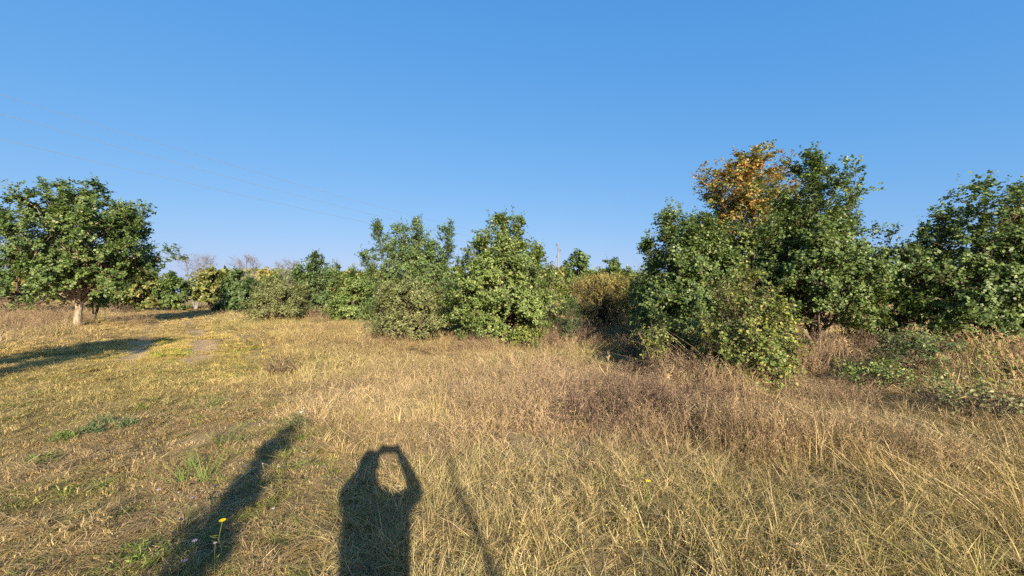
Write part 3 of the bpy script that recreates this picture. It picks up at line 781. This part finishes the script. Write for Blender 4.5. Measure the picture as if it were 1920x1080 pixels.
def sprigs(g, r, n, h0, h1, cols):
    """upright dry stems with side twigs and seed heads"""
    a = r.uniform(0, 6.283, n); rr = .42 * np.sqrt(r.uniform(0, 1, n))
    b = np.stack([np.cos(a) * rr, np.sin(a) * rr, np.full(n, -.01)], 1)
    L = r.uniform(h0, h1, n); d = nrm(np.array([0, 0, 1.0]) + unit_rand(r, n) * .35)
    q = np.linspace(0, 1, 3)
    P = b[:, None] + d[:, None] * (L[:, None] * q)[..., None]
    c = np.array(cols)[r.integers(0, len(cols), n)]
    V, F = tubes(P, np.broadcast_to(np.array([.0020, .0016, .001]), (n, 3)), 3); g.add(V, F, np.repeat(c, 9, 0))
    k = 7; i = np.repeat(np.arange(n), k)
    o, t = lerp_poly(P, i, r.uniform(.35, 1, n * k))
    d2 = nrm(t + unit_rand(r, n * k) * .9); l2 = L[i] * r.uniform(.12, .32, n * k)
    V, F, per = leaf_quads(o, d2, unit_rand(r, n * k), l2, np.full(n * k, .0028), False); g.add(V, F, np.repeat(c[i], per, 0))
    e = o + d2 * l2[:, None]; m = len(e)
    V, F, per = leaf_quads(e, unit_rand(r, m), unit_rand(r, m), r.uniform(.006, .014, m), r.uniform(.004, .008, m), False)
    g.add(V, F, np.repeat(c[i] * r.uniform(.7, 1.3, (m, 1)), per, 0))
def weedy(g, r):
    sprigs(g, r, int(46 * LOD[0]), .14, .36, BROWN)
    blades(g, r, 120, .36, .06, .18, .0036, .7, 1.2, STRAW, kk=.2)
    blades(g, r, 170, .36, .04, .14, .0036, 1.2, 1.0, BROWN + STRAW[3:4], kk=.2)
template('weedy', 5, weedy)
template('lodged', 4, lambda g, r: (blades(g, r, 110, .34, .18, .42, .0040, .9, 1.5, STRAW, bias=(-.7, .4), kk=.14), blades(g, r, 210, .36, .07, .2, .0038, .8, 1.2, MIXED + STRAW + BROWN[:1], kk=.2)))
template('tall', 4, lambda g, r: (blades(g, r, 150, .34, .14, .34, .0040, .55, 1.0, MIXED + STRAW[:2], kk=.12), blades(g, r, 190, .36, .06, .18, .0038, .9, 1.2, MIXED + STRAW + BROWN[:1], kk=.2)))
def seedy(g, r):
    sprigs(g, r, int(16 * LOD[0]), .16, .34, STRAW)
    blades(g, r, 320, .36, .06, .20, .0036, .8, 1.3, STRAW, kk=.22)
template('seedy', 3, seedy)

def scatter():
    rng = np.random.default_rng(77)
    X = []; Y = []
    bands = np.concatenate([np.arange(-1.5, 6, .5), np.arange(6, 48, 1.0)])
    for y0 in bands:
        dy = .5 if y0 < 6 else 1.0
        yc = max(y0 + dy / 2, .5)
        lam = min(17, 17 * (3.6 / max(yc, .1)) ** 1.08)
        w = 1.34 * yc + 2.6
        n = rng.poisson(lam * 2 * w * dy)
        X.append(rng.uniform(-w, w, n)); Y.append(rng.uniform(y0, y0 + dy, n))
    n0 = sum(map(len, X))
    ne = rng.poisson(15 * 11 * 9.5); X.append(rng.uniform(-11, 0, ne)); Y.append(rng.uniform(-.5, 9, ne))     # the short turf of the driven strip grows thicker
    tt_ = rng.uniform(0, 1, 2600) ** 1.5; ye = 7.5 + 27 * tt_                                     # thin turf between and across the ruts
    xe = np.interp(ye, TR[:, 1], TR[:, 0]) + rng.uniform(-2.6, 2.6, 2600)
    nn = sum(map(len, X)); X.append(xe); Y.append(ye)
    x = np.concatenate(X); y = np.concatenate(Y); n = len(x); turf = np.arange(n) >= nn; extra = (np.arange(n) >= n0) & ~turf
    d = track_dist(x, y); ad = np.abs(d)
    n1 = fbm(x * .45, y * .45, 31); n2 = fbm(x * 1.2, y * 1.2, 41); n3 = fbm(x * 3.0, y * 3.0, 51, 2); n4 = fbm(x * .16, y * .16, 61)
    u = rng.uniform(size=n)
    short = sstep(3.0, 1.9, np.where(d > 0, d + (n1 - .5) * 1.8, ad * .62 + (n1 - .5) * 1.8))       # mown and driven strip
    rut = np.exp(-((ad - .75 + (n2 - .5) * .5) / np.where(turf, .40, np.where(y > 9, .62, .26))) ** 2) * (.3 + .7 * sstep(7, 11, y)) * sstep(.30, .5, n1 + .12)
    h_ = hole(x, y)
    keep = (u > h_ * 1.9) & (rng.uniform(size=n) > rut * 1.05)
    keep &= ~((ad < 1.35) & (y > 9) & ~turf & (rng.uniform(size=n) < .75))
    keep &= ~(turf & (ad > 1.5))
    keep &= ~(turf & (np.abs(ad - .75) < .42) & (rng.uniform(size=n) < .93) & (n1 > .36))
    keep &= ~(extra & ((short < .45) | (np.abs(x) > 1.34 * y + 2.6)))
    keep &= ~((short > .5) & (rng.uniform(size=n) < sstep(.52, .66, n2) * .5))
    kinds = np.full(n, 'straw', dtype='<U8')
    r2 = rng.uniform(size=n)
    nearf = sstep(5.5, 2.5, y)
    kinds[(n1 > .52) & (r2 < .45)] = 'mixed'
    kinds[(rng.uniform(size=n) < sstep(5.6, 3.2, y) * sstep(0., 2.4, x) * .75)] = 'tall'
    kinds[(r2 > .72) & (n2 > .5)] = 'thatch'
    kinds[(r2 > .84)] = 'seedy'
    wz = np.exp(-((x - 1.6) / 1.5) ** 2 - ((y - 6.3) / 2.2) ** 2) * 1.1 + np.exp(-((x - 3.0) / 1.6) ** 2 - ((y - 6.8) / 1.6) ** 2) * .7 \
        + .7 * np.exp(-((x - 4.0) / 2.0) ** 2 - ((y - 5.2) / 1.5) ** 2) + .45 * np.exp(-((x - .9) / .8) ** 2 - ((y - 2.4) / .5) ** 2) + np.exp(-((x + 1.5) / 5) ** 2 - ((y - 12.6) / 1.2) ** 2) * .8 + np.exp(-((x - 3.0) / 2.6) ** 2 - ((y - 11) / 1.6) ** 2) * .9 \
        + np.exp(-((x + 5) / 3.5) ** 2 - ((y - 16.5) / 2.0) ** 2) * .8 + np.exp(-((x - 9) / 3) ** 2 - ((y - 9) / 1.6) ** 2) * .7 + sstep(2.2, 3.5, -d) * sstep(12, 15, y) * .8
    wsel = rng.uniform(size=n) < np.clip(wz * .6 + (n2 - .55) * 1.2, 0, .8) * (wz > .12)
    kinds[wsel] = 'weedy'
    ld = sstep(2.0, 3.6, x + (n1 - .5) * 2) * sstep(9.5, 7.5, y) * sstep(1.5, 2.5, y)
    kinds[(rng.uniform(size=n) < ld * .55) & ~wsel] = 'lodged'
    sh = (short > rng.uniform(.3, .7, n)) | turf
    kinds[sh] = 'short'
    kinds[sh & (r2 > .55)] = 'thatch'
    gz = sh & (n3 + n1 * .6 > np.where(y < 6, .74, .95)) & (y < 14)
    kinds[gz & (rng.uniform(size=n) < .7)] = 'green'
    kinds[(~sh) & (n3 > .66) & (rng.uniform(size=n) < .18)] = 'green'
    edgeg = (np.abs(ad - 1.2 + (n2 - .5) * .5) < .22) & (y < 6.5) & (rng.uniform(size=n) < .5) & (n1 > .42)
    kinds[edgeg] = 'green'
    nearg = (y < 3.6) & (x < -.9) & (x > -2.9) & (rng.uniform(size=n) < .3)
    kinds[nearg] = 'green'
    idx = np.zeros(n, np.int32)
    for k, lst in TN.items():
        mk = kinds == k
        idx[mk] = np.array(lst)[rng.integers(0, len(lst), mk.sum())]
        mk = mk & (y > 8.5 + rng.normal(0, 1.0, n)) & ~(turf & (y < 15)); lst = TNF[k]
        idx[mk] = np.array(lst)[rng.integers(0, len(lst), mk.sum())]
    widen = np.clip((np.maximum(y, 3.6) / 3.6) ** .38, 1, 2.4)
    widen = np.where(turf, .55 + .012 * y, widen)
    hs = .72 + .55 * n1 + .3 * (n2 - .5)
    hs = hs * np.where(kinds == 'lodged', .95, 1) * (1 - .45 * h_)
    hs = hs * (1 - .25 * sstep(7, 3, y) * (x < 1)) * rng.uniform(.75, 1.2, n)
    hs = hs * np.where(short > .5, 1, .55 + .95 * n3)
    hs = hs * (1 + sstep(.5, 2.5, x) * np.clip((n2 - .5) * 2.4, -.5, .8))
    hs = hs * (1 - .18 * sstep(7, 5, y))
    hs = hs * np.where((d < -2.2) & (y > 11), 1.5, 1.0)
    hs = hs * np.where(y > 9, 1.0 + .012 * (y - 9), 1)
    scl = np.stack([widen * rng.uniform(.85, 1.2, n), widen * rng.uniform(.85, 1.2, n), hs], 1)
    rot = np.stack([rng.normal(0, .07, n), rng.normal(0, .07, n), rng.uniform(0, 6.283, n)], 1)
    rot[kinds == 'lodged', 2] = rng.normal(0, .55, (kinds == 'lodged').sum())
    # natural colour drift of the sward: bleached, yellowish, greenish, brown patches
    tint = np.ones((n, 4))
    a = (n1 - .5)[:, None]; b = (n4 - .5)[:, None]; cc = (n2 - .5)[:, None]
    tint[:, :3] = 1 + a * np.array([.35, .45, .25]) + b * np.array([.3, .2, .5]) + cc * np.array([.5, .45, .4])
    yel = .8 * np.exp(-((x + 10) / 5) ** 2 - ((y - 11) / 4) ** 2) + .5 * np.exp(-((x + 7) / 6) ** 2 - ((y - 19) / 4) ** 2)
    tint[:, :3] *= 1 + np.clip(yel, 0, 1)[:, None] * np.array([.12, .16, -.22])
    gr = sstep(6.5, 3.0, y)[:, None] * sstep(0, 3, x)[:, None]
    tint[:, :3] *= 1 + gr * np.array([-.02, .02, -.10])
    tint[:, :3] *= 1 + (short > .5)[:, None] * np.array([.10, .08, -.04])
    tint[:, :3] *= rng.uniform(.82, 1.18, (n, 1)) * .97
    z = height(x, y)
    sel = keep
    pts = np.stack([x, y, z], 1)[sel].astype(np.float32)
    me = bpy.data.meshes.new('dry_grass')
    me.vertices.add(len(pts)); me.vertices.foreach_set('co', pts.ravel())
    def attr(nm, ty, arr, f):
        at = me.attributes.new(nm, ty, 'POINT'); at.data.foreach_set(f, np.ascontiguousarray(arr[sel]).ravel())
    attr('rot', 'FLOAT_VECTOR', rot.astype(np.float32), 'vector')
    attr('scl', 'FLOAT_VECTOR', scl.astype(np.float32), 'vector')
    attr('pick', 'INT', idx, 'value')
    attr('tint', 'FLOAT_COLOR', np.clip(tint, .3, 2).astype(np.float32), 'color')
    me.update()
    o = bpy.data.objects.new('dry_grass', me); ROOT.objects.link(o)
    tag(o, 'dry straw coloured meadow grass with green patches', 'grass', kind='stuff')
    ng = bpy.data.node_groups.new('grass_scatter', 'GeometryNodeTree')
    ng.interface.new_socket('Geometry', in_out='INPUT', socket_type='NodeSocketGeometry')
    ng.interface.new_socket('Geometry', in_out='OUTPUT', socket_type='NodeSocketGeometry')
    gi = ng.nodes.new('NodeGroupInput'); go = ng.nodes.new('NodeGroupOutput')
    mp = ng.nodes.new('GeometryNodeMeshToPoints')
    ci = ng.nodes.new('GeometryNodeCollectionInfo'); ci.inputs['Collection'].default_value = tmpl
    ci.inputs['Separate Children'].default_value = True; ci.inputs['Reset Children'].default_value = True
    ip = ng.nodes.new('GeometryNodeInstanceOnPoints'); ip.inputs['Pick Instance'].default_value = True
    def na(nm, ty):
        a_ = ng.nodes.new('GeometryNodeInputNamedAttribute'); a_.data_type = ty; a_.inputs['Name'].default_value = nm
        return a_.outputs['Attribute']
    e2r = ng.nodes.new('FunctionNodeEulerToRotation')
    L = ng.links.new
    L(gi.outputs[0], mp.inputs['Mesh']); L(mp.outputs[0], ip.inputs['Points'])
    L(ci.outputs[0], ip.inputs['Instance']); L(na('pick', 'INT'), ip.inputs['Instance Index'])
    L(na('rot', 'FLOAT_VECTOR'), e2r.inputs[0]); L(e2r.outputs[0], ip.inputs['Rotation'])
    L(na('scl', 'FLOAT_VECTOR'), ip.inputs['Scale']); L(ip.outputs[0], go.inputs[0])
    md = o.modifiers.new('scatter', 'NODES'); md.node_group = ng
scatter()

# ------------------------------------------------------------------ single plants one can pick out
def stalk(label, x, y, h, lean, seed, group='tall dry stalks'):
    rng = np.random.default_rng(seed)
    g = Geo(); q = np.linspace(0, 1, 7)
    P = np.zeros((1, 7, 3)); P[0, :, 0] = lean[0] * q ** 1.3; P[0, :, 1] = lean[1] * q ** 1.3; P[0, :, 2] = h * q
    P[0, 1:] += rng.normal(0, .008, (6, 3))
    V, F = tubes(P, (.0055 * (1.15 - q))[None], 5); g.add(V, F, (.42, .31, .15))
    n = 26
    o, t = lerp_poly(P, np.zeros(n, int), rng.uniform(.72, 1, n))
    V, F, per = leaf_quads(o, nrm(t + unit_rand(rng, n) * .6), unit_rand(rng, n), rng.uniform(.03, .07, n), rng.uniform(.006, .012, n), False)
    g.add(V, F, np.repeat(np.array([(.40, .29, .15)]) * rng.uniform(.6, 1.2, (n, 1)), per, 0))
    n = 3
    o, t = lerp_poly(P, np.zeros(n, int), rng.uniform(.15, .6, n))
    V, F, per = leaf_quads(o, nrm(unit_rand(rng, n) + np.array([0, 0, .4])), unit_rand(rng, n), rng.uniform(.15, .3, n), np.full(n, .010), False)
    g.add(V, F, (.44, .33, .16))
    ob = mesh_obj('dry_stalk', g.mesh('dry_stalk'), M_DRY)
    ob.location = (x, y, float(height(x, y)) - .02)
    return tag(ob, label, 'stalk', group)

ST = [('tallest upright dry stalk in front of the edge oak', 6.84, 6.72, 1.05, (.03, 0)), ('upright dry stalk just left of the tallest one', 6.62, 6.85, .92, (.06, 0)),
      ('short upright dry stalk left of the leafy sapling', 6.05, 6.7, .62, (0, 0)), ('dry stalk leaning left beside the leafy sapling', 6.2, 7.0, .75, (-.42, .1)),
      ('dry stalk leaning left at the trunk of the spire oak', 7.2, 8.3, .6, (-.5, .1)), ('dry stalk leaning right in front of the sprawling shrub', 3.15, 7.2, .75, (.38, .1)),
      ('dry stalk leaning left at the hollow in the grass', 2.75, 7.6, .95, (-.35, .1)), ('thin dry stalk standing behind the brown weeds right of centre', 1.5, 6.5, .7, (.05, 0)),
      ('dry stalk leaning right in the brown weeds right of centre', 1.9, 5.5, .6, (.35, .15))]
for i, (lb, x, y, h, l) in enumerate(ST): stalk(lb, x, y, h, l, 500 + i)
rs = np.random.default_rng(3)
for i in range(34):
    t = (i + rs.uniform(0, 1)) / 34
    x = 6.1 + 3.6 * t + rs.normal(0, .22); y = 4.7 + 3.3 * t + rs.normal(0, .22)
    stalk('tall dry grass stalk leaning left in the sheaf at the right edge', x, y, rs.uniform(.6, 1.0), (rs.uniform(-.55, -.15), rs.uniform(-.1, .2)), 600 + i, 'leaning stalks at the right edge')

def flower_mesh(col, disc, r, n, h, rng):
    s = Geo(); q = np.linspace(0, 1, 4)
    P = np.zeros((1, 4, 3)); P[0, :, 2] = h * q; P[0, 1:, :2] += rng.normal(0, .012, (3, 2))
    V, F = tubes(P, np.full((1, 4), .0022), 4); s.add(V, F, (.13, .16, .05))
    o, t = lerp_poly(P, np.zeros(6, int), rng.uniform(.15, .85, 6))
    V, F, per = leaf_quads(o, nrm(unit_rand(rng, 6) + np.array([0, 0, .5])), unit_rand(rng, 6), rng.uniform(.03, .06, 6), np.full(6, .007), False)
    s.add(V, F, (.12, .16, .05))
    top = P[0, -1]
    p = Geo(); a = np.arange(n) * 6.283 / n + rng.uniform(-.1, .1, n)
    D = np.stack([np.cos(a), np.sin(a) - .35, np.full(n, .35)], 1)
    V, F, per = leaf_quads(np.repeat(top[None], n, 0), D, np.tile((0., -.5, 1.), (n, 1)), np.full(n, r), np.full(n, r * .42), False)
    p.add(V, F, col)
    d = Geo(); k = 8
    Pd = np.zeros((1, 4, 3)); Pd[0] = top + np.array([0, -.1, .3]) * np.array([0, .01, .018, .02])[:, None]
    V, F = tubes(Pd, np.array([[.35, .35, .22, .01]]) * r, k); d.add(V, F, disc)
    return s.mesh('stem'), p.mesh('petals'), d.mesh('disc')

def flower(name, label, x, y, col, disc, r, n, h, seed, group=None):
    rng = np.random.default_rng(seed)
    root = empty(name, (x, y, float(height(x, y)) - .01)); tag(root, label, 'flower', group)
    for nm, me in zip(('stem', 'petals', 'disc'), flower_mesh(col, disc, r, n, h, rng)):
        mesh_obj(nm, me, M_DRY, root)
flower('yellow_flower', 'bright yellow flower in the shade at the lower left', -1.74, 2.43, (.85, .62, .01), (.75, .45, .01), .020, 13, .27, 1)
flower('yellow_flower', 'bright yellow flower in the straw grass right of centre', .96, 2.92, (.85, .62, .01), (.75, .45, .01), .018, 13, .29, 2)
AST = [(-2.04, 3.33), (-2.06, 3.15), (-2.12, 2.91), (-1.88, 3.31), (-1.74, 3.42), (-2.14, 2.72), (-2.36, 2.87), (-1.98, 2.43), (-1.77, 2.26), (-1.68, 2.31), (-1.5, 2.54), (-2.51, 2.88), (-2.02, 2.85), (-1.64, 2.06)]
for i, (x, y) in enumerate(AST):
    flower('purple_flower', 'small pale purple flower in the grass at the lower left', x, y, (.42, .30, .52), (.45, .36, .2), .010 + .005 * ((i * 7) % 3) / 2, 10, .22 + .03 * ((i * 5) % 3), 20 + i, 'pale purple flowers at the lower left')

def tuft(label, x, y, R, h, seed, feathery, cols, white=False):
    rng = np.random.default_rng(seed); g = Geo()
    if feathery:
        n = 170
        a = rng.uniform(0, 6.283, n); r = R * rng.uniform(0, 1, n) ** .7 * (1 + .25 * np.sin(3 * a))
        B = np.stack([np.cos(a) * r, np.sin(a) * r * .7, rng.uniform(0, 1, n) * h * (1 - (r / R) ** 2 * .6)], 1)
        D = nrm(unit_rand(rng, n) * .8 + np.array([0, 0, .6]))
        V, F, per = leaf_quads(B, D, unit_rand(rng, n), rng.uniform(.03, .07, n), rng.uniform(.005, .010, n), False)
        c = np.array(cols)[rng.integers(0, len(cols), n)] * rng.uniform(.75, 1.25, (n, 1))
        g.add(V, F, np.repeat(c, per, 0))
    else:
        blades(g, rng, 70, R * .8, h * .5, h * 1.2, .007, .6, 1.0, cols, mul=1)
    if not white:
        o = mesh_obj('green_tuft', g.mesh('green_tuft'), M_DRY)
        o.location = (x, y, float(height(x, y)))
        return tag(o, label, 'plant', 'green tufts in the dry grass')
    root = empty('green_tuft', (x, y, float(height(x, y)))); tag(root, label, 'plant', 'green tufts in the dry grass')
    mesh_obj('leaves', g.mesh('leaves'), M_DRY, root)
    w = Geo(); n = 12
    B = np.stack([rng.normal(.06, .02, n), rng.normal(0, .02, n), rng.normal(h * 1.2, .015, n)], 1)
    V, F, per = leaf_quads(B, unit_rand(rng, n), unit_rand(rng, n), np.full(n, .02), np.full(n, .016), False)
    w.add(V, F, (.5, .5, .44)); mesh_obj('blossom', w.mesh('blossom'), M_DRY, root)
    return root
BLUEG = [(.10, .15, .065), (.13, .18, .08), (.09, .13, .055)]
FRESH = [(.10, .16, .03), (.15, .20, .05), (.07, .12, .03)]
for i, t in enumerate([('leftmost feathery green tuft in the short grass of the track', -4.81, 4.36, .13, .10, True, FRESH), ('second feathery green tuft from the left in the track grass', -4.72, 4.55, .13, .11, True, BLUEG),
      ('third feathery bluish green tuft in the track grass', -4.88, 4.85, .16, .12, True, BLUEG), ('fourth feathery bluish tuft, rightmost of the row in the track grass', -4.55, 4.80, .14, .12, True, BLUEG),
      ('dark green grass tuft upright in the straw right of the track', -4.19, 5.68, .16, .22, False, FRESH), ('bluish green tuft with a white blossom left of the photographer shadow', -2.5, 4.73, .14, .2, True, BLUEG),
      ('yellow green grass tuft left of the white blossomed tuft', -2.89, 4.19, .15, .16, False, FRESH), ('long bladed green grass tuft above the purple flowers', -2.7, 3.58, .2, .2, False, FRESH),
      ('dark green tuft at the left edge of the track', -4.35, 3.75, .2, .08, True, FRESH), ('fresh green leafy tuft at the bottom left', -2.24, 2.47, .18, .1, True, FRESH)]):
    tuft(t[0], t[1], t[2], t[3], t[4], 800 + i, t[5], t[6], white=(i == 5))

# ------------------------------------------------------------------ power line
M_WIRE = plain('wire', (.22, .24, .28), .5, .2)
M_POLE = bark_material('pole_concrete', (.15, .145, .14), (.23, .22, .21), scale=3)
M_INS = plain('insulator', (.07, .05, .045), .25)
PA = Vector((-17.9, 8.3, 0)); PB = Vector((6.15, 53.7, 0))
line = (PB - PA).normalized(); perp = Vector((line.y, -line.x, 0))
INS = [(8.0, -.28), (7.25, .28), (6.5, -.28)]
def pole(label, P):
    z = float(height(P.x, P.y))
    root = empty('utility_pole', (P.x, P.y, z - .1)); tag(root, label, 'pole', 'power line poles')
    V, F = tubes(np.array([[(0, 0, 0), (0, 0, 4), (0, 0, 8.15), (0, 0, 8.3)]], float), np.array([[.15, .12, .095, .01]]), 10)
    mesh_obj('post', make_mesh('post', V, F, smooth=True), M_POLE, root)
    for hz, sd in INS:
        e = perp * sd
        V, F = tubes(np.array([[(0, 0, hz - .1), (e.x * .8, e.y * .8, hz - .12), (e.x, e.y, hz - .05)]]), np.full((1, 3), .02), 6)
        a = mesh_obj('bracket', make_mesh('bracket', V, F, smooth=True), M_INS, root)
        V, F = tubes(np.array([[(e.x, e.y, hz - .12 + i * .05) for i in range(6)]]), np.array([[.01, .06, .045, .065, .04, .01]]), 8)
        mesh_obj('insulator', make_mesh('insulator', V, F, smooth=True), M_INS, a)
pole('grey utility pole rising above the trees in the far gap', PB)
pole('near utility pole carrying the wires beyond the left edge', PA)
for i, (hz, sd) in enumerate(INS):
    q = np.linspace(0, 1, 41); e = perp * sd
    z = hz + .12 - 4 * (.95 if i < 2 else .62) * q * (1 - q)
    P = np.stack([PA.x + (PB.x - PA.x) * q + e.x, PA.y + (PB.y - PA.y) * q + e.y, z], 1)[None]
    V, F = tubes(P, np.full((1, 41), .006), 5)
    o = mesh_obj('overhead_wire', make_mesh('overhead_wire', V, F, smooth=True), M_WIRE)
    tag(o, ['uppermost of the three thin overhead wires', 'middle one of the three thin overhead wires', 'lowest of the three thin overhead wires'][i], 'wire', 'overhead wires')

# ------------------------------------------------------------------ behind the camera: the photographer, and an unseen pole added for its shadow
def shadow_caster(label, x, y, h, r0, r1, lean, seed):
    rng = np.random.default_rng(seed); q = np.linspace(0, 1, 9)
    root = empty('shadow_pole', (x, y, float(height(x, y)) - .05)); tag(root, label, 'tree')
    P = np.zeros((1, 9, 3)); P[0, :, 0] = lean * q; P[0, :, 2] = h * q; P[0, 1:, :2] += rng.normal(0, .025, (8, 2))
    V, F = tubes(P, (r0 + (r1 - r0) * q)[None] * np.array([1.25, 1, 1, 1.05, 1, .95, 1.05, 1, .5]), 10)
    mesh_obj('trunk', make_mesh('trunk', V, F, smooth=True), M_BARK, root)
    for i in range(4):
        s = rng.uniform(.45, .9); a = rng.uniform(0, 6.28)
        b, _ = lerp_poly(P, np.zeros(1, int), np.array([s])); b = b[0]
        t = np.linspace(0, 1, 4)[:, None]
        Q = (b + t * np.array([math.cos(a) * .22, math.sin(a) * .22, .2]))[None]
        V, F = tubes(Q, np.array([[.03, .02, .014, .004]]) * r0 / .15, 5)
        mesh_obj('pole_stub', make_mesh('pole_stub', V, F, smooth=True), M_BARK, root)
shadow_caster('unseen slender pole added to cast the faint shadow right of the photographer shadow', 2.2, -5.0, 3.65, .06, .02, -.2, 2)  # guessed object, thin and set far back to keep its shadow faint

def person():
    J = []; E = []; R = []
    def v(p, r):
        J.append(p); R.append(r); return len(J) - 1
    def e(a, b): E.append((a, b))
    X0 = .02; Y0 = -.40
    def pt(x, y, z): return (X0 + x, Y0 + y, z)
    pel = v(pt(0, 0, .94), .20); wa = v(pt(0, .01, 1.10), .20); ch = v(pt(-.02, 0, 1.30), .205); nk = v(pt(-.10, .0, 1.46), .065)
    hd = v(pt(-.12, .03, 1.57), .105); tp = v(pt(-.12, .03, 1.69), .078)
    for a, b in ((pel, wa), (wa, ch), (ch, nk), (nk, hd), (hd, tp)): e(a, b)
    nose = v(pt(-.12, .125, 1.575), .014); e(hd, nose)
    for s in (-1, 1):
        hip = v(pt(.10 * s, 0, .88), .105); kn = v(pt(.12 * s, .02, .48), .068); an = v(pt(.13 * s, -.01, .09), .048); to = v(pt(.15 * s, .15, .04), .038)
        e(pel, hip); e(hip, kn); e(kn, an); e(an, to)
        sh = v(pt(.19 * s, 0, 1.40), .075)
        el = v((.26 if s > 0 else -.31, -.20, 1.38 if s > 0 else 1.37), .062)
        wr = v((.115 * s, -.085, 1.60), .042); pa = v((.092 * s, -.062, 1.635), .030)
        e(ch, sh); e(sh, el); e(el, wr); e(wr, pa)
        for k in range(4):
            f1 = v((.080 * s, -.045 - .004 * k, 1.690 - .020 * k), .0095); f2 = v((.058 * s, -.026, 1.694 - .021 * k), .0085)
            e(pa, f1); e(f1, f2)
        t1 = v((.075 * s, -.075, 1.622), .011); t2 = v((.055 * s, -.066, 1.632), .0095)
        e(pa, t1); e(t1, t2)
    me = bpy.data.meshes.new('person_skeleton')
    me.from_pydata(J, E, [])
    o = bpy.data.objects.new('person_skeleton', me); ROOT.objects.link(o)
    md = o.modifiers.new('skin', 'SKIN'); md.use_smooth_shade = True
    if not me.skin_vertices:
        bpy.context.view_layer.objects.active = o
    sv = me.skin_vertices[0].data
    for i, r in enumerate(R):
        sv[i].radius = (r, r * (.58 if i in (pel, wa, ch) else 1)); sv[i].use_root = (i == pel)
    o.modifiers.new('sub', 'SUBSURF').levels = 2
    o.modifiers['sub'].render_levels = 2
    dg = bpy.context.evaluated_depsgraph_get()
    body = bpy.data.meshes.new_from_object(o.evaluated_get(dg)); body.name = 'person'
    bpy.data.objects.remove(o, do_unlink=True)
    body.materials.clear()
    for m in (plain('jacket', (.06, .08, .13), .85), plain('jeans', (.03, .045, .09), .85), plain('skin', (.52, .33, .24), .5), plain('shoe', (.05, .045, .04), .6)): body.materials.append(m)
    for p in body.polygons:
        c = p.center
        hand = c.z > 1.585 and c.y > -.11
        p.material_index = 2 if (hand or (c.z > 1.47 and abs(c.x - X0 + .1) < .13 and c.y > -.55 and c.y < -.2)) else (3 if c.z < .08 else (1 if c.z < .93 else 0))
    po = bpy.data.objects.new('person', body); ROOT.objects.link(po)
    tag(po, 'person in dark jacket holding up a phone, seen as a shadow on the grass', 'person')
    # short hair
    g = Geo(); S, K = 9, 14; VV = []
    for i in range(S):
        th = i / (S - 1) * 1.75
        for k in range(K):
            a = k / K * 6.283
            back = .5 - .5 * math.sin(a)
            t2 = th * (.62 + .45 * back)
            VV.append((X0 - .12 + math.sin(t2) * math.cos(a) * .098, Y0 + .03 + math.sin(t2) * math.sin(a) * .112, 1.60 + math.cos(t2) * .17))
    idx = np.arange(S * K).reshape(S, K)
    F = np.stack([idx[:-1], np.roll(idx[:-1], -1, 1), np.roll(idx[1:], -1, 1), idx[1:]], -1).reshape(-1, 4)
    mesh_obj('hair', make_mesh('hair', np.array(VV), F, smooth=True), plain('hair', (.05, .035, .025), .6), po)
    # phone held level in both hands
    ph = empty('phone', (0, -.05, 1.65)); tag(ph, 'dark phone held level in both raised hands', 'phone')
    def slab(n, w, t, h, mat, off=(0, 0, 0), r=.01):
        pts = []
        for cx, cz, a0 in ((w / 2 - r, h / 2 - r, 0), (-w / 2 + r, h / 2 - r, 90), (-w / 2 + r, -h / 2 + r, 180), (w / 2 - r, -h / 2 + r, 270)):
            for k in range(4):
                a = math.radians(a0 + k * 30); pts.append((cx + r * math.cos(a), cz + r * math.sin(a)))
        m = len(pts); vs_ = [(x + off[0], s * t / 2 + off[1], z + off[2]) for s in (-1, 1) for x, z in pts]
        fs = [tuple(range(m)), tuple(range(2 * m - 1, m - 1, -1))] + [(k, (k + 1) % m, m + (k + 1) % m, m + k) for k in range(m)]
        me_ = bpy.data.meshes.new(n); me_.from_pydata(vs_, [], fs); me_.update()
        return mesh_obj(n, me_, mat, ph)
    slab('case', .16, .009, .076, plain('phone_case', (.03, .03, .035), .4))
    slab('screen', .148, .001, .066, plain('screen', (.02, .02, .025), .1), off=(0, -.0052, 0))
    slab('lens_bump', .03, .002, .03, plain('lens', (.02, .02, .02), .2), off=(-.05, .0055, .015), r=.008)
person()
